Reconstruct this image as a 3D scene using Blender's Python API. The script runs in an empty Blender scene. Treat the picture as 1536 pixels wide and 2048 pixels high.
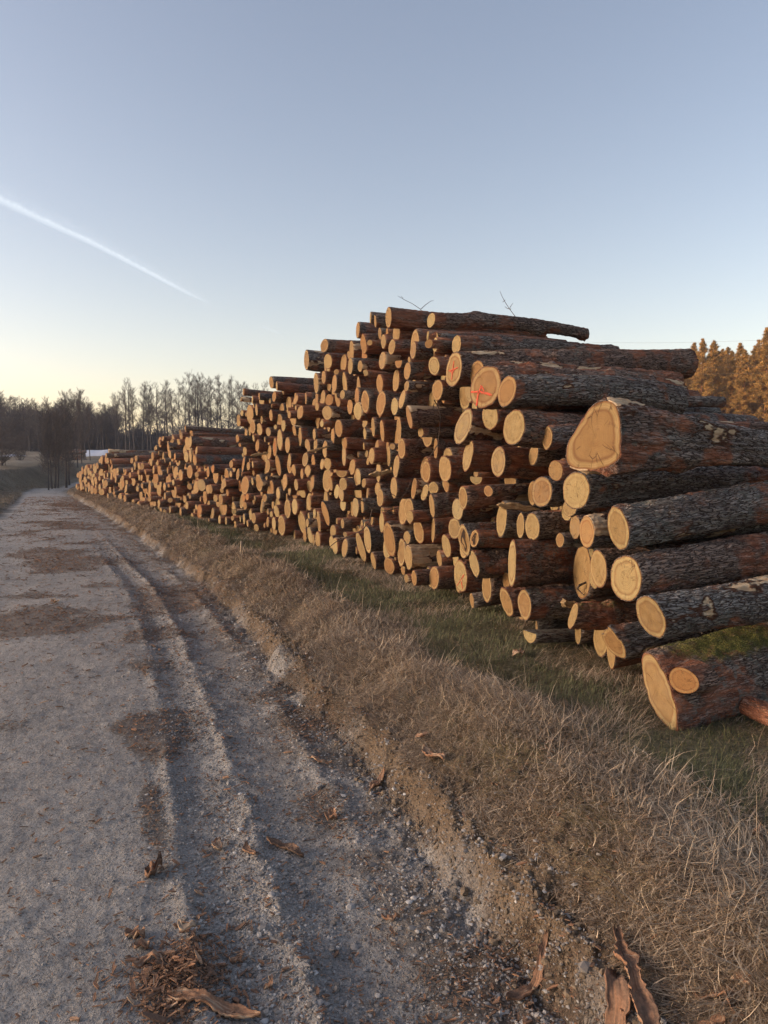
import bpy, math, random
import numpy as np
from mathutils import Matrix, Vector
random.seed(7); RNG = np.random.default_rng(7)
scene = bpy.context.scene
COL = scene.collection
PI = math.pi
F = 1479.0; EYE = 1.6; HORIZON = 925.0
PITCH = math.atan((1024-HORIZON)/F)

# ------------------------------------------------------------ noise
def _h(i, j, k, s):
    n = (i*73856093 ^ j*19349663 ^ k*83492791 ^ (s*2654435761 & 0x7fffffff)).astype(np.int64) & 0x7fffffff
    n = ((n >> 13) ^ n) & 0x7fffffff
    n = (n*(n*n % 2147483647*15731 % 2147483647 + 789221) + 1376312589) & 0x7fffffff
    return n/1073741824.0 - 1.0
def noise(p, s=0):
    p = np.asarray(p, float); f = np.floor(p); t = p-f; t = t*t*(3-2*t); f = f.astype(np.int64)
    i, j, k = f[..., 0], f[..., 1], f[..., 2]; x, y, z = t[..., 0], t[..., 1], t[..., 2]
    def L(a, b, w): return a+(b-a)*w
    return L(L(L(_h(i,j,k,s), _h(i+1,j,k,s), x), L(_h(i,j+1,k,s), _h(i+1,j+1,k,s), x), y),
             L(L(_h(i,j,k+1,s), _h(i+1,j,k+1,s), x), L(_h(i,j+1,k+1,s), _h(i+1,j+1,k+1,s), x), y), z)
def fbm(p, o=4, s=0):
    r = 0; a = 1.0; p = np.asarray(p, float)
    for q in range(o):
        r = r+a*noise(p, s+q*17); p = p*2.03; a *= .5
    return r
def P3(x, y, z=0.0): return np.stack([np.asarray(x, float)+0*np.asarray(y, float), np.asarray(y, float)+0*np.asarray(x, float), np.zeros(np.broadcast(x, y).shape)+z], -1)
def sstep(a, b, x):
    t = np.clip((x-a)/(b-a), 0, 1); return t*t*(3-2*t)

# ------------------------------------------------------------ mesh building
def mesh_np(name, V, quads=None, tris=None, mat=None, smooth=True, attrs=None, matidx=None):
    V = np.asarray(V, np.float32).reshape(-1, 3)
    Q = np.zeros((0, 4), np.int32) if quads is None else np.asarray(quads, np.int32).reshape(-1, 4)
    T = np.zeros((0, 3), np.int32) if tris is None else np.asarray(tris, np.int32).reshape(-1, 3)
    me = bpy.data.meshes.new(name)
    me.vertices.add(len(V)); me.vertices.foreach_set('co', V.ravel())
    nl = Q.size+T.size; me.loops.add(nl)
    me.loops.foreach_set('vertex_index', np.concatenate([Q.ravel(), T.ravel()]))
    me.polygons.add(len(Q)+len(T))
    st = np.concatenate([np.arange(len(Q))*4, Q.size+np.arange(len(T))*3]).astype(np.int32)
    me.polygons.foreach_set('loop_start', st)
    me.update(calc_edges=True)
    me.polygons.foreach_set('use_smooth', np.full(len(st), smooth))
    if attrs:
        for k, a in attrs.items():
            a = np.asarray(a, np.float32)
            if a.ndim == 1:
                at = me.attributes.new(k, 'FLOAT', 'POINT'); at.data.foreach_set('value', a)
            else:
                at = me.attributes.new(k, 'FLOAT_VECTOR', 'POINT'); at.data.foreach_set('vector', a.ravel())
    for m in (mat if isinstance(mat, (list, tuple)) else [mat]):
        if m: me.materials.append(m)
    if matidx is not None: me.polygons.foreach_set('material_index', np.asarray(matidx, np.int32))
    return me
def link(name, me, parent=None):
    o = bpy.data.objects.new(name, me); COL.objects.link(o)
    if parent: o.parent = parent
    return o
def tag(o, label=None, cat=None, group=None, kind=None):
    if label: o['label'] = label
    if cat: o['category'] = cat
    if group: o['group'] = group
    if kind: o['kind'] = kind
    return o
def tubes(segs, sides=4):
    """segs: (n,8) x0 y0 z0 x1 y1 z1 r0 r1 -> V, Q"""
    S = np.asarray(segs, float); a = S[:, :3]; b = S[:, 3:6]; d = b-a
    d /= np.maximum(np.linalg.norm(d, axis=1, keepdims=True), 1e-9)
    ref = np.where(np.abs(d[:, 2:3]) > .9, [[1., 0, 0]], [[0, 0, 1.]])
    u = np.cross(d, ref); u /= np.linalg.norm(u, axis=1, keepdims=True); v = np.cross(d, u)
    th = np.arange(sides)*2*PI/sides
    ring = np.cos(th)[None, :, None]*u[:, None]+np.sin(th)[None, :, None]*v[:, None]
    A = a[:, None]+ring*S[:, 6][:, None, None]; B = b[:, None]+ring*S[:, 7][:, None, None]
    V = np.concatenate([A, B], 1).reshape(-1, 3)
    n = len(S); base = (np.arange(n)*2*sides)[:, None]; k = np.arange(sides); k2 = (k+1) % sides
    Q = np.stack([base+k, base+k2, base+k2+sides, base+k+sides], -1).reshape(-1, 4)
    return V, Q
def path_tube(pts, rads, sides=8):
    """one continuous tube along points"""
    pts = np.asarray(pts, float); n = len(pts)
    t = np.gradient(pts, axis=0); t /= np.linalg.norm(t, axis=1, keepdims=True)
    ref = np.array([0, 0, 1.]) if abs(t[:, 2]).mean() < .8 else np.array([1., 0, 0])
    u = np.cross(t, ref); u /= np.linalg.norm(u, axis=1, keepdims=True); v = np.cross(t, u)
    th = np.arange(sides)*2*PI/sides
    V = (pts[:, None]+(np.cos(th)[None, :, None]*u[:, None]+np.sin(th)[None, :, None]*v[:, None])*np.asarray(rads)[:, None, None]).reshape(-1, 3)
    b = (np.arange(n-1)*sides)[:, None]; k = np.arange(sides); k2 = (k+1) % sides
    Q = np.stack([b+k, b+k2, b+k2+sides, b+k+sides], -1).reshape(-1, 4)
    return V, Q

# ------------------------------------------------------------ camera geometry
def ray(px, py):
    x = (px-768)/F; v = -(py-1024)/F
    c, s = math.cos(PITCH), math.sin(PITCH)
    return np.array([x, c+v*s, v*c-s])       # camera looks along +Y, tilted down by PITCH
def ground_at(px, py, z=0.0):
    r = ray(px, py); t = (z-EYE)/r[2]; return r[0]*t, r[1]*t
def proj(p):
    x, y, z = p[0], p[1], p[2]-EYE; c, s = math.cos(PITCH), math.sin(PITCH)
    d = y*c-z*s; v = y*s+z*c
    return 768+F*x/d, 1024-F*v/d
def smooth_curve(P, n, k=2):
    P = np.asarray(P, float)
    s = np.concatenate([[0], np.cumsum(np.linalg.norm(np.diff(P, axis=0), axis=1))])
    t = np.linspace(0, s[-1], n)
    Q = np.stack([np.interp(t, s, P[:, i]) for i in range(2)], 1)
    w = max(3, n//k) | 1
    for _ in range(2):
        pad = np.concatenate([2*Q[0]-Q[1:w//2+1][::-1], Q, 2*Q[-1]-Q[-w//2:-1][::-1]])
        Q = np.stack([np.convolve(pad[:, i], np.ones(w)/w, 'valid')[:n] for i in range(2)], 1)
    return Q

# foot of the earth bank along the road: x as function of Y
ROADZ = -0.35
_fx = [(-60, 23), (-10, 5.2), (0, 1.61), (2.59, .67), (3.72, .256), (6.07, -.6), (8.87, -1.62), (11.8, -2.85), (17.5, -5.5), (27.5, -10.3), (40, -16.6), (48, -20.6), (56, -23.4), (66, -24.5), (80, -22.5), (110, -12), (300, 60)]
def footx(Y): return np.interp(Y, [a for a, b in _fx], [b for a, b in _fx])
_ft = np.linspace(-60, 300, 3601); _fs = footx(_ft)
for _ in range(2):
    k = 15; pad = np.concatenate([2*_fs[0]-_fs[1:k//2+1][::-1], _fs, 2*_fs[-1]-_fs[-k//2:-1][::-1]]); _fs = np.convolve(pad, np.ones(k)/k, 'valid')[:len(_ft)]
def footS(Y): return np.interp(Y, _ft, _fs)
def narrow(y): return 1+.55*sstep(18, 50, np.asarray(y))*(1-sstep(70, 90, np.asarray(y)))
def ucoord(x, y):
    sl = (footS(np.asarray(y)+.3)-footS(np.asarray(y)-.3))/.6; u = (x-footS(y))/np.sqrt(1+sl*sl)
    return np.where(u < 0, u*narrow(y), u)

def terrain(x, y, detail=True):
    x = np.asarray(x, float); y = np.asarray(y, float); u = ucoord(x, y); r = np.hypot(x, y)
    w1 = .10*fbm(P3(x*.9, y*.9, 3), 3, 5)+.05*fbm(P3(x*5, y*5, 3), 3, 6)*(1-sstep(18, 30, r))
    ue = u+w1*.8
    road = ROADZ+.02*np.cos((u+2)*1.2)
    # ruts of the lorry wheels
    wob = .05*noise(P3(y*.35, 0*y, 9), 3)+.008*noise(P3(y*2.2, 0*y, 9), 3)+.012*noise(P3(x*8, y*8, 9), 3)
    uu = u+wob
    near = (1-sstep(13, 26, r))*(.75+.35*noise(P3(x*.5, y*.5, 3), 44))
    road = road-near*(.036*np.exp(-((uu+.62)/.20)**2)+.036*np.exp(-((uu+1.08)/.12)**2)+.015*np.exp(-((uu+2.9)/.2)**2))
    road = road+near*(.050*np.exp(-((uu+.87)/.042)**2)*(.55+.45*noise(P3(x*3, y*3, 1), 8)+.4*noise(P3(x*11, y*11, 1), 8)+.25*noise(P3(x*.8, y*.8, 1), 9))+.016*np.exp(-((uu+1.26)/.04)**2)*np.clip(.6+noise(P3(x*1.5, y*1.5, 6), 6), 0, 1.4)+.03*np.exp(-((uu+.36)/.06)**2)*sstep(-.2, .4, noise(P3(x*.7, y*.7, 4), 4)))
    tread = np.exp(-((uu+1.08)/.10)**2)+.7*np.exp(-((uu+.62)/.14)**2)*sstep(3.4, 5, y)
    road = road+near*.009*tread*np.sin(y*2*PI/.075+u*9)*(1-sstep(9, 14, r))
    top = 0.0+.05*fbm(P3(x*.5, y*.5, 1), 3, 21)
    bank = sstep(-.08, .08, ue)*.5+sstep(.1, .8, ue)*.5
    h = road+(top-road)*bank
    h = h+.05*np.exp(-((ue-.55)/.25)**2)*(1+.8*noise(P3(x*2, y*2, 0), 31))*(1-sstep(30, 60, r))
    left = 1-sstep(-4.5, -3.8, ue)
    h = h+left*(.12+.12*sstep(-4, -9, -0*u)+.07*fbm(P3(x*.6, y*.6, 7), 3, 9)+.25*(1-sstep(-9, -5, u)))
    far = sstep(50, 190, r)
    ang = np.arctan2(x, np.maximum(y, 1e-3))
    h = h+far*(3.4+.8*noise(P3(x*.02, y*.02, 5), 12))*(y > -50)+sstep(45, 70, r)*.25*fbm(P3(x*.12, y*.12, 2), 3, 41)
    h = h+sstep(.25, .5, ang)*sstep(45, 90, r)*2.2
    h = h+1.1*sstep(38, 62, r)*(1-sstep(-9, -5.5, u))
    if detail:
        fine = .010*fbm(P3(x*7, y*7, 0), 3, 51)+.005*fbm(P3(x*30, y*30, 0), 2, 61)*(1-sstep(8, 14, r))
        rough = sstep(-.25, .0, ue)*(1-sstep(.35, .8, ue))
        h = h+fine*(.5+.3*sstep(-1.3, -.9, u)+1.6*rough)+rough*.02*np.abs(fbm(P3(x*12, y*12, 0), 3, 71))
    return h

# ------------------------------------------------------------ material helper
class NT:
    def __init__(s, name, disp=False):
        s.m = bpy.data.materials.new(name); s.m.use_nodes = True; s.t = s.m.node_tree
        s.n = s.t.nodes; s.b = s.n['Principled BSDF']
        s.b.inputs['Roughness'].default_value = .9; s.b.inputs['Specular IOR Level'].default_value = .25
    def new(s, typ, **kw):
        x = s.n.new(typ)
        for k, v in kw.items(): setattr(x, k, v)
        return x
    def put(s, sock, v):
        if isinstance(v, bpy.types.NodeSocket): s.t.links.new(v, sock)
        elif v is not None:
            if sock.type == 'RGBA' and not isinstance(v, (int, float)): v = (*v[:3], 1)
            sock.default_value = v
    def attr(s, name, out='Vector'):
        a = s.new('ShaderNodeAttribute'); a.attribute_name = name; return a.outputs[out]
    def noise(s, vec, scale=5, detail=4, rough=.5, out='Fac', dist=0):
        x = s.new('ShaderNodeTexNoise'); s.put(x.inputs['Vector'], vec); s.put(x.inputs['Scale'], scale); x.inputs['Detail'].default_value = detail
        x.inputs['Roughness'].default_value = rough; x.inputs['Distortion'].default_value = dist; return x.outputs[out]
    def vor(s, vec, scale=5, feature='F1', out='Distance', rand=1):
        x = s.new('ShaderNodeTexVoronoi'); x.feature = feature; s.put(x.inputs['Vector'], vec); s.put(x.inputs['Scale'], scale); x.inputs['Randomness'].default_value = rand; return x.outputs[out]
    def math(s, op, a, b=0, c=None):
        x = s.new('ShaderNodeMath'); x.operation = op; s.put(x.inputs[0], a); s.put(x.inputs[1], b)
        if c is not None: s.put(x.inputs[2], c)
        return x.outputs[0]
    def map(s, v, a, b, c=0, d=1, smooth=True):
        x = s.new('ShaderNodeMapRange'); x.interpolation_type = 'SMOOTHSTEP' if smooth else 'LINEAR'
        for i, q in enumerate((v, a, b, c, d)): s.put(x.inputs[i], q)
        return x.outputs[0]
    def mix(s, f, a, b, op='MIX'):
        x = s.new('ShaderNodeMix'); x.data_type = 'RGBA'; x.blend_type = op; s.put(x.inputs['Factor'], f); s.put(x.inputs['A'], a); s.put(x.inputs['B'], b); return x.outputs['Result']
    def scale(s, vec, v):
        x = s.new('ShaderNodeVectorMath'); x.operation = 'MULTIPLY'; s.put(x.inputs[0], vec); x.inputs[1].default_value = v; return x.outputs[0]
    def sep(s, vec):
        x = s.new('ShaderNodeSeparateXYZ'); s.put(x.inputs[0], vec); return x.outputs
    def comb(s, a, b, c):
        x = s.new('ShaderNodeCombineXYZ')
        for i, q in enumerate((a, b, c)): s.put(x.inputs[i], q)
        return x.outputs[0]
    def ramp(s, f, stops):
        x = s.new('ShaderNodeValToRGB'); s.put(x.inputs[0], f); e = x.color_ramp.elements
        while len(e) < len(stops): e.new(.5)
        for q, (p, c) in zip(e, stops): q.position = p; q.color = (*c, 1)
        return x.outputs[0]
    def bump(s, h, dist=.01, strength=1, normal=None):
        x = s.new('ShaderNodeBump'); s.put(x.inputs['Height'], h); x.inputs['Distance'].default_value = dist; x.inputs['Strength'].default_value = strength
        if normal: s.put(x.inputs['Normal'], normal)
        return x.outputs[0]
    def out(s, col=None, nrm=None, rough=None):
        s.put(s.b.inputs['Base Color'], col); s.put(s.b.inputs['Normal'], nrm); s.put(s.b.inputs['Roughness'], rough); return s.m

def mat_bark():
    m = NT('bark'); lc = m.attr('lc'); tint = m.attr('tint', 'Fac'); pl = m.attr('peel', 'Fac'); ms = m.attr('moss', 'Fac')
    st = m.scale(lc, (1, 1, .16))
    wv = m.noise(st, 14, 3, .6, out='Color')
    wst = m.mix(.10, st, wv, 'ADD')
    f1 = m.vor(wst, 56, 'DISTANCE_TO_EDGE'); f2 = m.vor(m.scale(wst, (1, 1, 1.5)), 125, 'DISTANCE_TO_EDGE')
    plates = m.map(f1, .0, .16); pl2 = m.map(f2, 0, .2)
    n1 = m.noise(st, 9, 5, .6); n2 = m.noise(lc, 60, 4, .6); n3 = m.noise(lc, 3.1, 3, .5)
    h = m.math('ADD', m.math('MULTIPLY', plates, .8), m.math('ADD', m.math('MULTIPLY', pl2, .3), m.math('MULTIPLY', n1, .6)))
    base = m.ramp(m.math('ADD', m.math('MULTIPLY', n1, .65), m.math('MULTIPLY', n2, .4)), [(.3, (.13, .083, .068)), (.45, (.25, .19, .163)), (.6, (.37, .315, .282)), (.78, (.52, .465, .42))])
    vary = m.noise(m.scale(lc, (.35, .35, .12)), 1.3, 2); base = m.mix(m.map(m.math('ADD', tint, m.math('MULTIPLY', m.math('SUBTRACT', vary, .5), 1.2)), -.3, .3), m.mix(1, base, (.98, 1.08, 1.12), 'MULTIPLY'), m.mix(1, base, (1.10, .88, .76), 'MULTIPLY'))
    crack = m.mix(plates, (.06, .038, .032), base)
    # reddish inner bark where the outer bark has flaked away
    redm = m.map(m.math('ADD', n3, m.math('MULTIPLY', tint, .30)), .50, .60)
    redc = m.ramp(m.noise(st, 26, 4, .6), [(.3, (.14, .047, .027)), (.55, (.34, .135, .075)), (.75, (.50, .26, .16))])
    col = m.mix(m.math('MULTIPLY', redm, m.map(m.noise(m.scale(lc, (1, 1, .12)), 22, 4, .7), .38, .55, .35, .95)), crack, redc)
    h = m.math('MULTIPLY', h, m.map(redm, 0, 1, 1, .45))
    # grey lichen
    lich = m.math('MULTIPLY', m.map(m.noise(lc, 17, 5, .7), .52, .62), m.map(m.noise(lc, 1.7, 2), .45, .6))
    col = m.mix(m.math('MULTIPLY', lich, .65), col, (.22, .235, .21))
    # peeled cream wood
    pn = m.math('ADD', m.noise(m.scale(lc, (1, 1, .45)), 4.2, 4, .55), m.math('MULTIPLY', pl, .30))
    pm = m.map(pn, .745, .765)
    wood = m.ramp(m.noise(m.scale(lc, (1, 1, .06)), 40, 3), [(.3, (.30, .19, .11)), (.6, (.50, .38, .25)), (.8, (.60, .49, .35))])
    edge = m.math('MULTIPLY', m.map(pn, .71, .745), m.math('SUBTRACT', 1, pm))
    col = m.mix(edge, col, (.13, .055, .03)); col = m.mix(pm, col, wood)
    h = m.math('MULTIPLY', h, m.math('SUBTRACT', 1, pm)); h = m.math('SUBTRACT', h, m.math('MULTIPLY', pm, .3))
    # moss
    mm = m.map(m.math('ADD', m.math('MULTIPLY', m.noise(lc, 14, 6, .8), 1.1), m.math('MULTIPLY', ms, .8)), 1.02, 1.40)
    mc = m.ramp(m.noise(lc, 130, 3), [(.3, (.07, .07, .022)), (.5, (.17, .17, .045)), (.7, (.32, .31, .10))])
    col = m.mix(mm, col, mc); h = m.math('ADD', h, m.math('MULTIPLY', mm, m.noise(lc, 150, 2)))
    h = m.math('ADD', h, m.math('MULTIPLY', n2, .25))
    return m.out(col, m.bump(h, .022, 1.0), .92)
def mat_cut():
    m = NT('cut_wood'); ec = m.attr('ec'); tint = m.attr('tint', 'Fac'); warm = m.attr('warm', 'Fac'); rr = m.attr('rr', 'Fac')
    o = m.sep(ec); seed = o[2]
    flat = m.comb(o[0], o[1], 0); wob = m.noise(ec, 1.6, 3, .5)
    rad = m.math('ADD', rr, m.math('MULTIPLY', m.math('SUBTRACT', wob, .5), .22))
    ring = m.math('SINE', m.math('MULTIPLY', rad, 95)); ring2 = m.math('SINE', m.math('MULTIPLY', rad, 41))
    sapw = m.ramp(m.noise(ec, 3.1, 4), [(.3, (.245, .178, .074)), (.7, (.35, .268, .128))])
    heart = m.ramp(m.noise(ec, 2.3, 4), [(.3, (.178, .104, .039)), (.7, (.252, .163, .067))])
    hm = m.map(rad, .66, .76); hue = m.noise(m.comb(m.math('MULTIPLY', seed, 3.7), 0, 0), 1, 0)
    col = m.mix(m.mix(tint, .35, .9) if False else m.map(tint, 0, 1, .15, 1), sapw, heart)
    col = m.mix(hm, col, sapw)
    col = m.mix(m.map(hue, .53, .68, 0, .6), col, (.24, .125, .042)); col = m.mix(m.map(hue, .48, .34, 0, .5), col, (.40, .34, .165))
    line = m.math('MULTIPLY', m.map(rad, .66, .73), m.map(rad, .82, .75))
    col = m.mix(m.math('MULTIPLY', line, m.map(tint, 0, 1, .25, .9)), col, (.15, .070, .025))
    col = m.mix(m.math('MULTIPLY', m.map(ring, .2, 1), .30), col, (.18, .095, .04))
    col = m.mix(m.math('MULTIPLY', m.map(ring2, .5, 1), .25), col, (.20, .11, .05))
    # saw marks, cracks, stains, chain-oil smears
    saw = m.noise(m.scale(ec, (26, 2.2, 1)), 1.6, 3, .6); col = m.mix(m.math('MULTIPLY', m.map(saw, .5, .8), .38), col, (.18, .10, .042))
    ang = m.math('ARCTAN2', o[1], o[0])
    cr = m.vor(m.comb(m.math('MULTIPLY', ang, 1.1), m.math('MULTIPLY', rr, .5), seed), 2.0, 'DISTANCE_TO_EDGE')
    crm = m.math('MULTIPLY', m.map(cr, .022, .006), m.map(m.noise(ec, 2.2, 2), .5, .6))
    col = m.mix(m.math('MULTIPLY', crm, .75), col, (.09, .045, .02))
    st = m.map(m.noise(ec, 4.2, 6, .7), .56, .70); col = m.mix(m.math('MULTIPLY', st, .55), col, (.12, .06, .025))
    col = m.mix(m.math('MULTIPLY', warm, .6), col, (.32, .11, .032))
    gw = m.math('MULTIPLY', m.map(m.noise(m.comb(m.math('MULTIPLY', seed, 1.9), 3, 0), 1, 0), .5, .7), m.map(m.noise(ec, 1.5, 5, .7), .35, .65)); col = m.mix(m.math('MULTIPLY', gw, .55), col, (.20, .145, .095))
    rim = m.map(rr, .93, .985); col = m.mix(m.math('MULTIPLY', rim, .75), col, (.15, .055, .02))
    h = m.math('ADD', saw, m.math('MULTIPLY', crm, -1.5))
    return m.out(col, m.bump(h, .004, .7), .8)
def simple(name, col, rough=.9, var=.35, scale=20, coord='Object'):
    m = NT(name); tc = m.new('ShaderNodeTexCoord').outputs[coord]
    n = m.noise(tc, scale, 4, .6); c2 = tuple(c*(1-var) for c in col); c3 = tuple(min(1, c*(1+var)) for c in col)
    return m.out(m.ramp(n, [(.3, c2), (.7, c3)]), m.bump(n, .01, .5), rough)
BARK = mat_bark(); CUT = mat_cut()
def mat_paint():
    m = NT('red_marking_paint'); o = m.new('ShaderNodeTexCoord').outputs['Object']; n = m.noise(m.scale(o, (1, .35, 1)), 140, 4, .7)
    return m.out(m.mix(m.map(n, .42, .60, 0, .85), (.56, .06, .04), (.30, .15, .065)), None, .85)
PAINT = mat_paint()
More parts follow.
